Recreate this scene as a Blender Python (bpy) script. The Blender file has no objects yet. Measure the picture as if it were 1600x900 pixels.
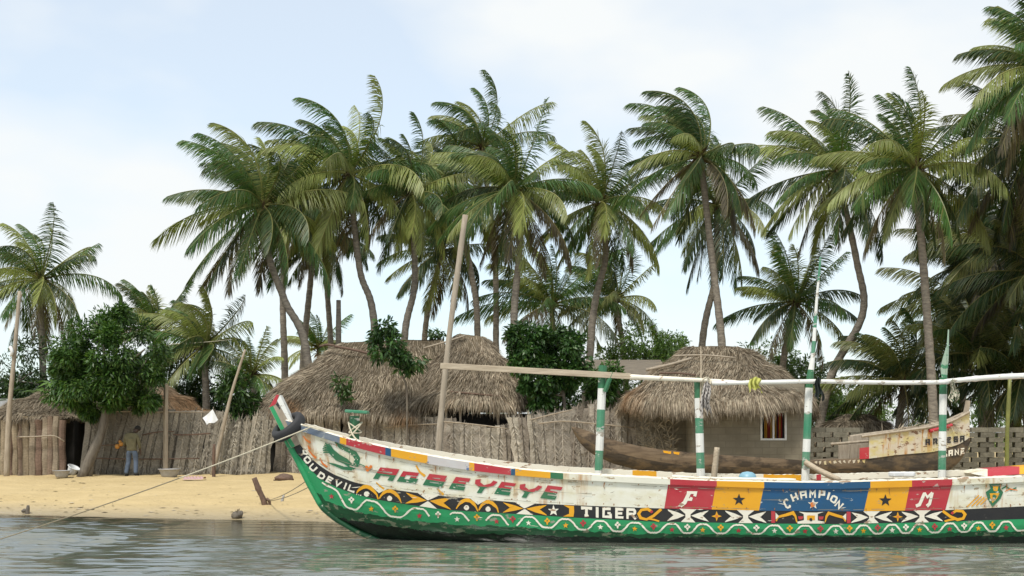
import bpy, bmesh, math, random
import numpy as np
from mathutils import Vector, Matrix

# ------------------------------------------------------------------ camera, world, sun, exposure
scene = bpy.context.scene
COL = scene.collection
F_PX, YH, CAMH = 1931.0, 680.0, 1.86      # focal length in photo pixels, horizon row, eye height above the water
cam = bpy.data.objects.new('camera', bpy.data.cameras.new('camera'))
COL.objects.link(cam)
cam.location = (0, 0, CAMH)
cam.rotation_euler = (math.pi / 2, 0, 0)
cam.data.sensor_width = 36
cam.data.lens = 36 * F_PX / 1600
cam.data.shift_y = (YH - 450) / 1600
cam.data.clip_end = 3000
scene.camera = cam

SUN_EL, SUN_AZ = math.radians(58), math.radians(205)     # azimuth measured from +Y clockwise (behind the camera, a little left)
world = bpy.data.worlds.new('World')
scene.world = world
world.use_nodes = True
wt = world.node_tree
wt.nodes.clear()
wo = wt.nodes.new('ShaderNodeOutputWorld')
wb = wt.nodes.new('ShaderNodeBackground')
wb.inputs['Strength'].default_value = 0.1
sky = wt.nodes.new('ShaderNodeTexSky')
sky.sky_type = 'NISHITA'
sky.sun_disc = False
sky.sun_elevation = SUN_EL
sky.sun_rotation = SUN_AZ
sky.dust_density = 0.8
tc = wt.nodes.new('ShaderNodeTexCoord')
mp = wt.nodes.new('ShaderNodeMapping')
mp.inputs['Scale'].default_value = (1.5, 1.5, 3.2)
mp.inputs['Location'].default_value = (0.55, 0.2, 0.35)
wn = wt.nodes.new('ShaderNodeTexNoise')
wn.inputs['Scale'].default_value = 1.7
wn.inputs['Detail'].default_value = 5
wn.inputs['Roughness'].default_value = 0.48
wr = wt.nodes.new('ShaderNodeValToRGB')
wr.color_ramp.elements[0].position = 0.40
wr.color_ramp.elements[0].color = (0.60, 0.60, 0.60, 1)
wr.color_ramp.elements[1].position = 0.56
wr.color_ramp.elements[1].color = (0.97, 0.97, 0.97, 1)
wm = wt.nodes.new('ShaderNodeMix')
wm.data_type = 'RGBA'
wm.inputs[7].default_value = (4.55, 4.66, 4.64, 1)
wt.links.new(tc.outputs['Generated'], mp.inputs['Vector'])
wt.links.new(mp.outputs[0], wn.inputs['Vector'])
wt.links.new(wn.outputs['Fac'], wr.inputs[0])
wt.links.new(wr.outputs[0], wm.inputs[0])
wh = wt.nodes.new('ShaderNodeMix')
wh.data_type = 'RGBA'; wh.blend_type = 'MULTIPLY'
wh.inputs[0].default_value = 1.0
wh.inputs[7].default_value = (0.84, 1.0, 1.03, 1)
wt.links.new(sky.outputs[0], wh.inputs[6])
wt.links.new(wh.outputs[2], wm.inputs[6])
wt.links.new(wm.outputs[2], wb.inputs['Color'])
wt.links.new(wb.outputs[0], wo.inputs['Surface'])

sd = bpy.data.lights.new('sun', 'SUN')
sd.energy = 1.5
sd.angle = math.radians(10)
sd.color = (1.0, 0.95, 0.86)
sun = bpy.data.objects.new('sun', sd)
COL.objects.link(sun)
sdir = Vector((math.sin(SUN_AZ) * math.cos(SUN_EL), math.cos(SUN_AZ) * math.cos(SUN_EL), math.sin(SUN_EL)))
sun.rotation_euler = sdir.to_track_quat('Z', 'Y').to_euler()
sun.location = (0, 0, 40)

scene.view_settings.view_transform = 'Standard'
scene.view_settings.look = 'None'
scene.view_settings.exposure = 1.08
scene.view_settings.gamma = 1.0
scene.view_settings.use_curve_mapping = False
scene.render.engine = 'CYCLES'
scene.cycles.max_bounces = 6
scene.cycles.transparent_max_bounces = 12
scene.cycles.use_denoising = True

# ------------------------------------------------------------------ helpers
def P(px, py, d):
    """A point of the place seen at photo pixel (px, py), d metres away along the view axis."""
    return np.array(((px - 800) / F_PX * d, d, CAMH - (py - YH) / F_PX * d))

def PX(px, d):
    return (px - 800) / F_PX * d

def nrm(a):
    a = np.asarray(a, float)
    return a / np.maximum(np.linalg.norm(a, axis=-1, keepdims=True), 1e-9)

class Geo:
    """Collects vertices, faces, material slots and colours and links them as ONE mesh object."""
    def __init__(s):
        s.V, s.F, s.T, s.n = [], [], [], 0
    def add(s, V, faces, mat=0, tint=None):
        V = np.asarray(V, float).reshape(-1, 3)
        for f in faces if isinstance(faces, list) else [faces]:
            f = np.asarray(f, int)
            if f.ndim == 1:
                f = f[None, :]
            if len(f):
                s.F.append((f + s.n, mat))
        t = np.ones((len(V), 3)) * 0.5
        if tint is not None:
            t[:] = tint
        s.V.append(V); s.T.append(t); s.n += len(V)
        return s
    def build(s, name, mats, parent=None, smooth=False, tint=True):
        me = bpy.data.meshes.new(name)
        V = np.concatenate(s.V)
        loops = np.concatenate([f.ravel() for f, m in s.F])
        tot = np.concatenate([np.full(len(f), f.shape[1]) for f, m in s.F])
        mi = np.concatenate([np.full(len(f), m) for f, m in s.F])
        me.vertices.add(len(V)); me.vertices.foreach_set('co', V.astype(np.float32).ravel())
        me.loops.add(len(loops)); me.loops.foreach_set('vertex_index', loops.astype(np.int32))
        me.polygons.add(len(tot))
        me.polygons.foreach_set('loop_start', np.concatenate(([0], np.cumsum(tot)[:-1])).astype(np.int32))
        for m in (mats if isinstance(mats, (list, tuple)) else [mats]):
            me.materials.append(m)
        me.polygons.foreach_set('material_index', mi.astype(np.int32))
        me.update(calc_edges=True)
        me.polygons.foreach_set('use_smooth', np.full(len(tot), bool(smooth)))
        if tint:
            a = me.color_attributes.new('tint', 'FLOAT_COLOR', 'POINT')
            T = np.concatenate(s.T)
            a.data.foreach_set('color', np.concatenate((T, np.ones((len(T), 1))), 1).astype(np.float32).ravel())
        me.validate()
        o = bpy.data.objects.new(name, me)
        COL.objects.link(o)
        if parent is not None:
            o.parent = parent
            o.matrix_parent_inverse = parent.matrix_basis.inverted()
        return o

def tag(o, label=None, cat=None, group=None, kind=None):
    if label: o['label'] = label
    if cat: o['category'] = cat
    if group: o['group'] = group
    if kind: o['kind'] = kind
    return o

def empty(name, loc, label=None, cat=None, group=None):
    o = bpy.data.objects.new(name, None)
    o.empty_display_size = 0.1
    COL.objects.link(o)
    o.location = tuple(float(v) for v in loc)
    return tag(o, label, cat, group)

def tube(g, pts, radii, n=8, mat=0, tint=None, caps=True, squash=1.0):
    pts = np.asarray(pts, float)
    m = len(pts)
    radii = np.asarray(radii, float)
    radii = np.full(m, float(radii)) if radii.ndim == 0 else (radii if len(radii) == m else np.interp(np.linspace(0, 1, m), np.linspace(0, 1, len(radii)), radii))
    t = nrm(np.gradient(pts, axis=0))
    ref = np.array((0, 0, 1.0)) if abs(t[0][2]) < 0.9 else np.array((1.0, 0, 0))
    u = nrm(np.cross(t[0], ref))
    V = []
    a = np.arange(n) * 2 * math.pi / n
    for i in range(m):
        u = nrm(u - t[i] * np.dot(u, t[i]))
        w = np.cross(t[i], u)
        V.append(pts[i] + radii[i] * (np.cos(a)[:, None] * u + squash * np.sin(a)[:, None] * w))
    V = np.concatenate(V)
    i = np.arange(m - 1)[:, None] * n
    j = np.arange(n)[None, :]
    k = (j + 1) % n
    Q = np.stack((i + j, i + k, i + n + k, i + n + j), -1).reshape(-1, 4)
    fs = [Q]
    if caps:
        fs += [np.arange(n)[::-1], np.arange(n) + (m - 1) * n]
    if tint is not None and np.ndim(tint) == 2:
        tint = np.repeat(tint, n, axis=0)
    g.add(V, fs, mat, tint)
    return g

def spline(pts, n):
    """Catmull-Rom through pts, n samples."""
    p = np.asarray(pts, float)
    p = np.concatenate((2 * p[:1] - p[1:2], p, 2 * p[-1:] - p[-2:-1]))
    out = []
    for s in np.linspace(0, len(p) - 3 - 1e-6, n):
        i = int(s); f = s - i
        a, b, c, d = p[i], p[i + 1], p[i + 2], p[i + 3]
        out.append(0.5 * (2 * b + (c - a) * f + (2 * a - 5 * b + 4 * c - d) * f * f + (3 * b - a - 3 * c + d) * f ** 3))
    return np.array(out)

def box(g, c, size, mat=0, rot=None, tint=None, bevel=0.0):
    sx, sy, sz = np.asarray(size, float) / 2
    if bevel > 0:
        b = bevel
        ring = [(-sx + b, -sy), (sx - b, -sy), (sx, -sy + b), (sx, sy - b), (sx - b, sy), (-sx + b, sy), (-sx, sy - b), (-sx, -sy + b)]
        ins = [((abs(x) - b) * np.sign(x), (abs(y) - b) * np.sign(y)) for x, y in ring]
        V = [(x, y, -sz) for x, y in ins] + [(x, y, -sz + b) for x, y in ring] + [(x, y, sz - b) for x, y in ring] + [(x, y, sz) for x, y in ins]
        V = np.array(V)
        j = np.arange(8); k = (j + 1) % 8
        fs = [np.stack((j + 8 * i, k + 8 * i, k + 8 * i + 8, j + 8 * i + 8), -1) for i in range(3)] + [j[::-1], j + 24]
    else:
        V = np.array([(x, y, z) for z in (-sz, sz) for x, y in ((-sx, -sy), (sx, -sy), (sx, sy), (-sx, sy))])
        fs = [np.array([(3, 2, 1, 0), (4, 5, 6, 7), (0, 1, 5, 4), (1, 2, 6, 5), (2, 3, 7, 6), (3, 0, 4, 7)])]
    if rot is not None:
        V = V @ np.array(rot).T
    g.add(V + np.asarray(c, float), fs, mat, tint)
    return g

def lathe(g, prof, c, n=32, mat=0, rot=None, tint=None):
    a = np.arange(n) * 2 * math.pi / n
    V = np.concatenate([np.stack((r * np.cos(a), r * np.sin(a), np.full(n, z)), -1) for r, z in prof])
    if rot is not None:
        V = V @ np.array(rot).T
    m = len(prof)
    i = np.arange(m - 1)[:, None] * n; j = np.arange(n)[None, :]; k = (j + 1) % n
    Q = np.stack((i + j, i + k, i + n + k, i + n + j), -1).reshape(-1, 4)
    g.add(V + np.asarray(c, float), [Q, np.arange(n)[::-1], np.arange(n) + (m - 1) * n], mat, tint)
    return g

def blades(g, B, D, W, ln, wd, droop=0.0, tint=None, mat=0, base=0.5):
    """Many narrow two-segment leaves: base points B, unit directions D, unit width vectors W."""
    N = len(B)
    ln = np.broadcast_to(ln, (N,))[:, None]; wd = np.broadcast_to(wd, (N,))[:, None]
    dr = np.broadcast_to(droop, (N,))[:, None] * np.array((0, 0, -1.0))
    m = B + D * ln * 0.5 + dr * 0.25
    tip = B + D * ln + dr
    V = np.stack((B - W * wd * base * 0.5, B + W * wd * base * 0.5, m + W * wd * 0.5, m - W * wd * 0.5, tip), 1).reshape(-1, 3)
    i = np.arange(N)[:, None] * 5
    T = None
    if tint is not None:
        T = np.repeat(np.broadcast_to(tint, (N, 3)), 5, axis=0)
    g.add(V, [np.concatenate((i, i + 1, i + 2, i + 3), 1), np.concatenate((i + 3, i + 2, i + 4), 1)], mat, T)
    return g

def vnoise(p, seed=0):
    """Cheap smooth noise in -1..1 from summed sines, p is (N,k)."""
    r = np.random.default_rng(seed)
    p = np.asarray(p, float)
    out = np.zeros(len(p))
    for i in range(7):
        k = r.normal(size=p.shape[1]) * (0.6 + 0.55 * i)
        out += np.sin(p @ k + r.uniform(0, 6.28)) / (1 + 0.5 * i)
    return out / 2.4

# ------------------------------------------------------------------ materials
def newmat(name):
    m = bpy.data.materials.new(name)
    m.use_nodes = True
    nt = m.node_tree
    return m, nt, nt.nodes['Principled BSDF']

def node(nt, typ, **kw):
    n = nt.nodes.new(typ)
    for k, v in kw.items():
        if k in n.inputs:
            n.inputs[k].default_value = v
        else:
            setattr(n, k, v)
    return n

def coords(nt, scale):
    t = nt.nodes.new('ShaderNodeTexCoord')
    m = nt.nodes.new('ShaderNodeMapping')
    m.inputs['Scale'].default_value = scale
    nt.links.new(t.outputs['Object'], m.inputs['Vector'])
    return m.outputs[0]

def noise_fac(nt, scale3, detail, lo, hi, rough=0.6):
    n = node(nt, 'ShaderNodeTexNoise', Scale=1.0, Detail=detail, Roughness=rough)
    nt.links.new(coords(nt, scale3), n.inputs['Vector'])
    r = nt.nodes.new('ShaderNodeMapRange')
    r.inputs['From Min'].default_value = lo
    r.inputs['From Max'].default_value = hi
    nt.links.new(n.outputs['Fac'], r.inputs['Value'])
    return r.outputs['Result'], n.outputs['Fac']

def mixc(nt, fac, a, b):
    m = nt.nodes.new('ShaderNodeMix')
    m.data_type = 'RGBA'
    for i, v in ((6, a), (7, b)):
        if isinstance(v, tuple):
            m.inputs[i].default_value = (*v, 1) if len(v) == 3 else v
        else:
            nt.links.new(v, m.inputs[i])
    if isinstance(fac, float):
        m.inputs[0].default_value = fac
    else:
        nt.links.new(fac, m.inputs[0])
    return m.outputs[2]

def mul(nt, a, k):
    m = node(nt, 'ShaderNodeMath', operation='MULTIPLY')
    nt.links.new(a, m.inputs[0])
    if isinstance(k, (int, float)):
        m.inputs[1].default_value = k
    else:
        nt.links.new(k, m.inputs[1])
    return m.outputs[0]

def bump(nt, bsdf, h, strength, dist):
    b = node(nt, 'ShaderNodeBump', Strength=strength, Distance=dist)
    nt.links.new(h, b.inputs['Height'])
    nt.links.new(b.outputs[0], bsdf.inputs['Normal'])

def paint(name, rgb, dirt=(0.30, 0.24, 0.13), dirt_amt=0.5, chip=(0.34, 0.30, 0.25), chip_lo=0.66, rough=0.5, streak=0.0):
    """Old boat paint: blotchy, stained in runs, chipped."""
    m, nt, b = newmat(name)
    f1, _ = noise_fac(nt, (1.6, 1.6, 3.0), 6, 0.38, 0.75)
    c = mixc(nt, mul(nt, f1, dirt_amt), rgb, tuple(0.5 * x + 0.5 * y for x, y in zip(rgb, dirt)))
    if streak > 0:
        f2, _ = noise_fac(nt, (6, 6, 0.7), 6, 0.50, 0.66)
        f3, _ = noise_fac(nt, (0.8, 0.8, 0.8), 2, 0.42, 0.62)
        c = mixc(nt, mul(nt, mul(nt, f2, f3), streak), c, (0.42, 0.20, 0.05))
        f5, _ = noise_fac(nt, (2.2, 2.2, 4), 7, 0.46, 0.72)
        c = mixc(nt, mul(nt, f5, streak * 0.6), c, (0.52, 0.44, 0.20))
    f4, raw = noise_fac(nt, (5, 5, 10), 9, chip_lo - 0.065, chip_lo - 0.04, 0.62)
    c = mixc(nt, f4, c, chip)
    nt.links.new(c, b.inputs['Base Color'])
    b.inputs['Roughness'].default_value = rough
    bump(nt, b, raw, 0.25, 0.01)
    return m

def wood(name, c1, c2, scale=(3, 3, 24), rough=0.85, c3=None):
    m, nt, b = newmat(name)
    f, raw = noise_fac(nt, scale, 8, 0.32, 0.7)
    c = mixc(nt, f, c1, c2)
    if c3:
        f2, _ = noise_fac(nt, (1.8, 2.2, 3.2), 7, 0.46, 0.60)
        c = mixc(nt, f2, c, c3)
    nt.links.new(c, b.inputs['Base Color'])
    b.inputs['Roughness'].default_value = rough
    bump(nt, b, raw, 0.6, 0.02)
    return m

def plain(name, rgb, rough=0.6, var=0.25, scale=6.0, metallic=0.0):
    m, nt, b = newmat(name)
    f, raw = noise_fac(nt, (scale,) * 3, 5, 0.3, 0.75)
    c = mixc(nt, f, rgb, tuple(x * (1 - var) for x in rgb))
    nt.links.new(c, b.inputs['Base Color'])
    b.inputs['Roughness'].default_value = rough
    b.inputs['Metallic'].default_value = metallic
    bump(nt, b, raw, 0.15, 0.01)
    return m

def tinted(name, rough=0.6, transl=0.0, nscale=None, namt=0.3, spec=0.3):
    """Colour carried by the mesh itself (leaf, straw and frond colours)."""
    m, nt, b = newmat(name)
    a = nt.nodes.new('ShaderNodeAttribute')
    a.attribute_name = 'tint'
    c = a.outputs['Color']
    if nscale:
        f, raw = noise_fac(nt, nscale, 6, 0.3, 0.7)
        dk = node(nt, 'ShaderNodeMix', data_type='RGBA', blend_type='MULTIPLY')
        nt.links.new(c, dk.inputs[6])
        dk.inputs[7].default_value = (1 - namt, 1 - namt, 1 - namt * 1.05, 1)
        nt.links.new(f, dk.inputs[0])
        c = dk.outputs[2]
        bump(nt, b, raw, 0.5, 0.02)
    nt.links.new(c, b.inputs['Base Color'])
    b.inputs['Roughness'].default_value = rough
    b.inputs['Specular IOR Level'].default_value = spec
    if transl > 0:
        t = nt.nodes.new('ShaderNodeBsdfTranslucent')
        g = node(nt, 'ShaderNodeMix', data_type='RGBA', blend_type='MULTIPLY')
        g.inputs[0].default_value = 1.0
        nt.links.new(c, g.inputs[6])
        g.inputs[7].default_value = (1.5, 1.6, 0.7, 1)
        nt.links.new(g.outputs[2], t.inputs['Color'])
        mx = node(nt, 'ShaderNodeMixShader')
        mx.inputs[0].default_value = transl
        nt.links.new(b.outputs[0], mx.inputs[1])
        nt.links.new(t.outputs[0], mx.inputs[2])
        nt.links.new(mx.outputs[0], nt.nodes['Material Output'].inputs['Surface'])
    return m

M = {}
M['white'] = paint('white_paint', (0.74, 0.73, 0.63), dirt=(0.45, 0.36, 0.16), dirt_amt=0.6, chip=(0.40, 0.31, 0.20), chip_lo=0.665, streak=0.95)
M['cream'] = paint('cream_paint', (0.78, 0.74, 0.62), dirt=(0.5, 0.36, 0.25), dirt_amt=0.5, chip=(0.33, 0.22, 0.14), chip_lo=0.655)
M['red'] = paint('red_paint', (0.42, 0.022, 0.035), dirt=(0.45, 0.30, 0.25), dirt_amt=0.2, chip=(0.45, 0.32, 0.28), chip_lo=0.70)
M['yellow'] = paint('yellow_paint', (0.74, 0.36, 0.010), dirt=(0.45, 0.14, 0.02), dirt_amt=0.45, chip=(0.40, 0.28, 0.14), chip_lo=0.69)
M['blue'] = paint('blue_paint', (0.006, 0.075, 0.19), dirt=(0.03, 0.07, 0.05), dirt_amt=0.7, chip=(0.45, 0.47, 0.45), chip_lo=0.70)
M['faded_blue'] = paint('faded_blue_paint', (0.09, 0.13, 0.20), dirt=(0.4, 0.4, 0.36), dirt_amt=0.9, chip=(0.45, 0.45, 0.4), chip_lo=0.62)
M['grey_white'] = paint('weathered_white_paint', (0.52, 0.51, 0.50), dirt=(0.4, 0.16, 0.12), dirt_amt=0.5, chip=(0.10, 0.16, 0.3), chip_lo=0.68)
M['green'] = paint('green_paint', (0.016, 0.28, 0.10), dirt=(0.02, 0.09, 0.03), dirt_amt=0.9, chip=(0.25, 0.27, 0.19), chip_lo=0.69)
M['letter_green'] = paint('letter_green_paint', (0.015, 0.14, 0.06), dirt_amt=0.3, chip=(0.6, 0.58, 0.5), chip_lo=0.69)
M['deep_green'] = paint('algae_green_paint', (0.007, 0.080, 0.026), dirt=(0.004, 0.012, 0.004), dirt_amt=1.0, chip=(0.16, 0.18, 0.11), chip_lo=0.635, rough=0.3)
M['slime'] = paint('wet_black_slime', (0.004, 0.010, 0.005), dirt=(0.01, 0.02, 0.01), chip=(0.012, 0.03, 0.015), chip_lo=0.62, rough=0.2)
M['black'] = paint('black_paint', (0.010, 0.010, 0.012), dirt=(0.08, 0.07, 0.05), dirt_amt=0.4, chip=(0.3, 0.28, 0.22), chip_lo=0.70)
M['post_white'] = paint('post_white_paint', (0.72, 0.72, 0.68), dirt=(0.4, 0.36, 0.25), dirt_amt=0.35, chip=(0.36, 0.32, 0.26), chip_lo=0.66)
M['post_green'] = paint('post_green_paint', (0.035, 0.21, 0.11), dirt=(0.3, 0.36, 0.28), dirt_amt=0.8, chip=(0.4, 0.42, 0.36), chip_lo=0.66)
M['inner'] = wood('boat_inner_wood', (0.45, 0.42, 0.34), (0.25, 0.2, 0.14), (3, 20, 20))
M['bare_wood'] = wood('bare_grey_wood', (0.40, 0.34, 0.26), (0.26, 0.21, 0.155), (14, 14, 3))
M['plank_wood'] = wood('pale_plank_wood', (0.50, 0.42, 0.31), (0.34, 0.27, 0.19), (3, 20, 24))
M['dark_stick'] = wood('dark_stick_wood', (0.16, 0.10, 0.07), (0.08, 0.05, 0.035), (18, 18, 6))
M['bark'] = wood('palm_bark', (0.30, 0.26, 0.205), (0.12, 0.10, 0.08), (5, 5, 16))
M['tree_bark'] = wood('tree_bark', (0.18, 0.155, 0.12), (0.085, 0.07, 0.055), (10, 10, 3))
M['dugout'] = wood('dugout_wood', (0.22, 0.165, 0.11), (0.10, 0.07, 0.047), (1.2, 5, 9), c3=(0.05, 0.038, 0.028))
M['dugout_dark'] = wood('dugout_dark_wood', (0.075, 0.06, 0.045), (0.03, 0.024, 0.02), (2.0, 5, 12), c3=(0.14, 0.10, 0.06))
M['rust_white'] = paint('rust_streaked_white', (0.58, 0.55, 0.46), dirt=(0.4, 0.22, 0.08), dirt_amt=0.8, chip=(0.20, 0.11, 0.06), chip_lo=0.655, streak=2.6)
M['palm_leaf'] = tinted('palm_leaf', 0.45, 0.24, spec=0.4)
M['leaf'] = tinted('broad_leaf', 0.42, 0.2, spec=0.45)
M['straw'] = tinted('thatch_straw', 0.9, 0.0, spec=0.1)
M['thatch_base'] = tinted('thatch_bed', 0.95, 0.0, (5, 5, 5), 0.5, spec=0.05)
M['frond_mat'] = tinted('dried_frond_weave', 0.85, 0.0, (14, 14, 26), 0.42, spec=0.15)
M['rubber'] = plain('tyre_rubber', (0.028, 0.028, 0.030), 0.7, 0.3)
M['rope'] = plain('pale_rope', (0.60, 0.54, 0.40), 0.8, 0.3, 40)
M['old_rope'] = plain('brown_rope', (0.30, 0.25, 0.16), 0.85, 0.4, 30)
M['alu'] = plain('dull_aluminium', (0.42, 0.41, 0.40), 0.5, 0.25, 8, 0.35)
M['white_plastic'] = plain('white_plastic', (0.72, 0.73, 0.73), 0.45, 0.15)
M['orange_plastic'] = plain('orange_plastic', (0.60, 0.27, 0.05), 0.5, 0.2)
M['concrete'] = plain('concrete_block', (0.33, 0.30, 0.24), 0.92, 0.35, 5)
M['dark'] = plain('hut_shade_and_hair', (0.02, 0.018, 0.015), 0.95, 0.3)  # near-black: painted shade for hut insides and door gap; also hair and shoes
M['window_white'] = plain('window_frame_white', (0.66, 0.66, 0.64), 0.5, 0.2)

# ------------------------------------------------------------------ ground and water
def shore(x):
    x = np.asarray(x, float)
    return 25.7 + 0.34 * np.log1p(np.exp(-(x + 1.5) / 1.1)) * 1.0 + 0.10 * np.sin(x * 0.9) + 0.05 * np.sin(x * 2.3 + 1)

def ground_z(x, y):
    s = np.asarray(y, float) - shore(x)
    up = 0.64 * (1 - np.exp(-np.maximum(s, 0) / 6.8))
    dn = np.maximum(-1.7, 0.10 * np.minimum(s, 0) - 0.02 * np.minimum(s, 0) ** 2 * 0.5)
    return np.where(s > 0, up, dn)

def axis(pieces):
    out = []
    for a, b, st in pieces:
        out.append(np.arange(a, b, st))
    return np.concatenate(out + [[pieces[-1][1]]])

def sheet(name, xs, ys, zf, mat):
    X, Y = np.meshgrid(xs, ys)
    Z = zf(X.ravel(), Y.ravel())
    nx, ny = len(xs), len(ys)
    i = np.arange(ny - 1)[:, None] * nx; j = np.arange(nx - 1)[None, :]
    Q = np.stack((i + j, i + j + 1, i + nx + j + 1, i + nx + j), -1).reshape(-1, 4)
    g = Geo().add(np.stack((X.ravel(), Y.ravel(), Z), -1), Q)
    return g.build(name, mat, smooth=True, tint=False)

m, nt, b = newmat('beach_sand')
f1, r1 = noise_fac(nt, (0.5, 0.9, 0.5), 5, 0.35, 0.7)
c = mixc(nt, f1, (0.54, 0.415, 0.215), (0.455, 0.345, 0.17))
f2, r2 = noise_fac(nt, (7, 9, 7), 8, 0.56, 0.74)
c = mixc(nt, mul(nt, f2, 0.5), c, (0.33, 0.24, 0.13))
f5, r5 = noise_fac(nt, (22, 22, 22), 4, 0.68, 0.72)
c = mixc(nt, mul(nt, f5, 0.7), c, (0.12, 0.09, 0.05))
geo = nt.nodes.new('ShaderNodeNewGeometry')
sp = nt.nodes.new('ShaderNodeSeparateXYZ')
nt.links.new(geo.outputs['Position'], sp.inputs[0])
wn2 = node(nt, 'ShaderNodeTexNoise', Scale=0.9, Detail=4)
ad = node(nt, 'ShaderNodeMath', operation='MULTIPLY_ADD')
nt.links.new(wn2.outputs['Fac'], ad.inputs[0]); ad.inputs[1].default_value = 0.10
nt.links.new(sp.outputs['Z'], ad.inputs[2])
wet = node(nt, 'ShaderNodeMapRange')
wet.inputs['From Min'].default_value = 0.06; wet.inputs['From Max'].default_value = 0.24
wet.inputs['To Min'].default_value = 1; wet.inputs['To Max'].default_value = 0
nt.links.new(ad.outputs[0], wet.inputs['Value'])
c = mixc(nt, mul(nt, wet.outputs[0], 0.75), c, (0.33, 0.275, 0.18))
mud = node(nt, 'ShaderNodeMapRange')
mud.inputs['From Min'].default_value = -0.04; mud.inputs['From Max'].default_value = -0.6
nt.links.new(sp.outputs['Z'], mud.inputs['Value'])
c = mixc(nt, mud.outputs[0], c, (0.15, 0.135, 0.075))
nt.links.new(c, b.inputs['Base Color'])
ro = node(nt, 'ShaderNodeMapRange')
ro.inputs['To Min'].default_value = 0.95; ro.inputs['To Max'].default_value = 0.22
nt.links.new(wet.outputs[0], ro.inputs['Value'])
nt.links.new(ro.outputs[0], b.inputs['Roughness'])
b.inputs['Specular IOR Level'].default_value = 0.4
hh = node(nt, 'ShaderNodeMath', operation='MULTIPLY_ADD')
n3 = node(nt, 'ShaderNodeTexNoise', Scale=2.6, Detail=6, Roughness=0.6)
nt.links.new(n3.outputs['Fac'], hh.inputs[0]); hh.inputs[1].default_value = 1.0
nt.links.new(r2, hh.inputs[2])
bump(nt, b, hh.outputs[0], 0.55, 0.09)
M['sand'] = m

def gz_rough(x, y):
    z = ground_z(x, y)
    land = np.clip((z - 0.03) / 0.15, 0, 1)
    p = np.stack((x, y), -1)
    return z + land * (0.028 * vnoise(p * 0.9, 3) + 0.030 * vnoise(p * 3.4, 4) + 0.022 * vnoise(p * 7.0, 6))

tag(sheet('beach', axis([(-600, -60, 30), (-60, -18, 2), (-18, 18, 0.16), (18, 60, 2), (60, 600, 30)]),
          axis([(-60, 12, 6), (12, 24, 1), (24, 44, 0.16), (44, 70, 2), (70, 1500, 60)]), gz_rough, M['sand']), kind='structure')

m, nt, b = newmat('lagoon_water')
nt.nodes.remove(b)
lw = nt.nodes.new('ShaderNodeFresnel'); lw.inputs["IOR"].default_value = 2.6
gl = nt.nodes.new('ShaderNodeBsdfGlossy'); gl.inputs['Roughness'].default_value = 0.0
gl.inputs['Color'].default_value = (0.95, 0.97, 0.97, 1)
tr = nt.nodes.new('ShaderNodeBsdfTransparent'); tr.inputs['Color'].default_value = (0.82, 0.84, 0.74, 1)
df = nt.nodes.new('ShaderNodeBsdfDiffuse'); df.inputs['Color'].default_value = (0.145, 0.155, 0.125, 1)
m1 = node(nt, 'ShaderNodeMixShader')
at = nt.nodes.new('ShaderNodeAttribute'); at.attribute_name = 'depth'
dm = node(nt, 'ShaderNodeMapRange')
dm.inputs['From Max'].default_value = 0.45; dm.inputs['To Min'].default_value = 0.05; dm.inputs['To Max'].default_value = 0.8
nt.links.new(at.outputs['Fac'], dm.inputs['Value']); nt.links.new(dm.outputs[0], m1.inputs[0])
m2 = node(nt, 'ShaderNodeMixShader')
f1, r1 = noise_fac(nt, (4.5, 16, 1), 4, 0.2, 0.8)
bn = node(nt, 'ShaderNodeBump', Strength=0.08, Distance=0.03)
nt.links.new(r1, bn.inputs['Height'])
nt.links.new(bn.outputs[0], gl.inputs['Normal']); nt.links.new(bn.outputs[0], lw.inputs['Normal'])
nt.links.new(tr.outputs[0], m1.inputs[1]); nt.links.new(df.outputs[0], m1.inputs[2])
nt.links.new(lw.outputs[0], m2.inputs[0]); nt.links.new(m1.outputs[0], m2.inputs[1]); nt.links.new(gl.outputs[0], m2.inputs[2])
nt.links.new(m2.outputs[0], nt.nodes['Material Output'].inputs['Surface'])
M['water'] = m

def wave_z(x, y):
    r = np.random.default_rng(11)
    z = np.zeros_like(x)
    for i in range(48):
        lam = r.uniform(0.15, 0.85)
        th = r.normal(math.pi / 2, 0.20)
        k = 2 * math.pi / lam
        z += 0.0080 * lam ** 0.98 * np.sin(k * (x * math.cos(th) + y * math.sin(th)) + r.uniform(0, 6.28) + 0.8 * np.sin(0.7 * x + i) + 0.6 * np.sin(0.5 * y + 2 * i))
    calm = np.clip((shore(x) - y + 0.3) / 3.5, 0.10, 1) * np.where(x > -7, np.interp(y, (17.0, 20.6), (1.0, 0.3)), 1.0)
    far = np.clip(1.6 - np.maximum(np.abs(x) - 14, 0) / 8, 0.0, 1)
    return z * calm * far * (0.75 + 0.65 * vnoise(np.stack((x * 0.22, y * 0.9), -1), 5)).clip(0.15, 1.8)

wat = tag(sheet('water', axis([(-600, -60, 40), (-60, -15, 3), (-15, 15, 0.065), (15, 60, 3), (60, 600, 40)]),
          axis([(-200, -20, 20), (-20, 13, 3), (13, 30.5, 0.026), (30.5, 44, 1.5)]), wave_z, M['water']), kind='structure')
co = np.empty(len(wat.data.vertices) * 3, np.float32); wat.data.vertices.foreach_get('co', co); co = co.reshape(-1, 3)
da = wat.data.attributes.new('depth', 'FLOAT', 'POINT')
da.data.foreach_set('value', np.maximum(0, -ground_z(co[:, 0], co[:, 1])).astype(np.float32))

# ------------------------------------------------------------------ vegetation builders
def rot_about(v, axis_, ang):
    c, s = math.cos(ang), math.sin(ang)
    return v * c + np.cross(axis_, v) * s + axis_ * np.dot(axis_, v) * (1 - c)

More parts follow.
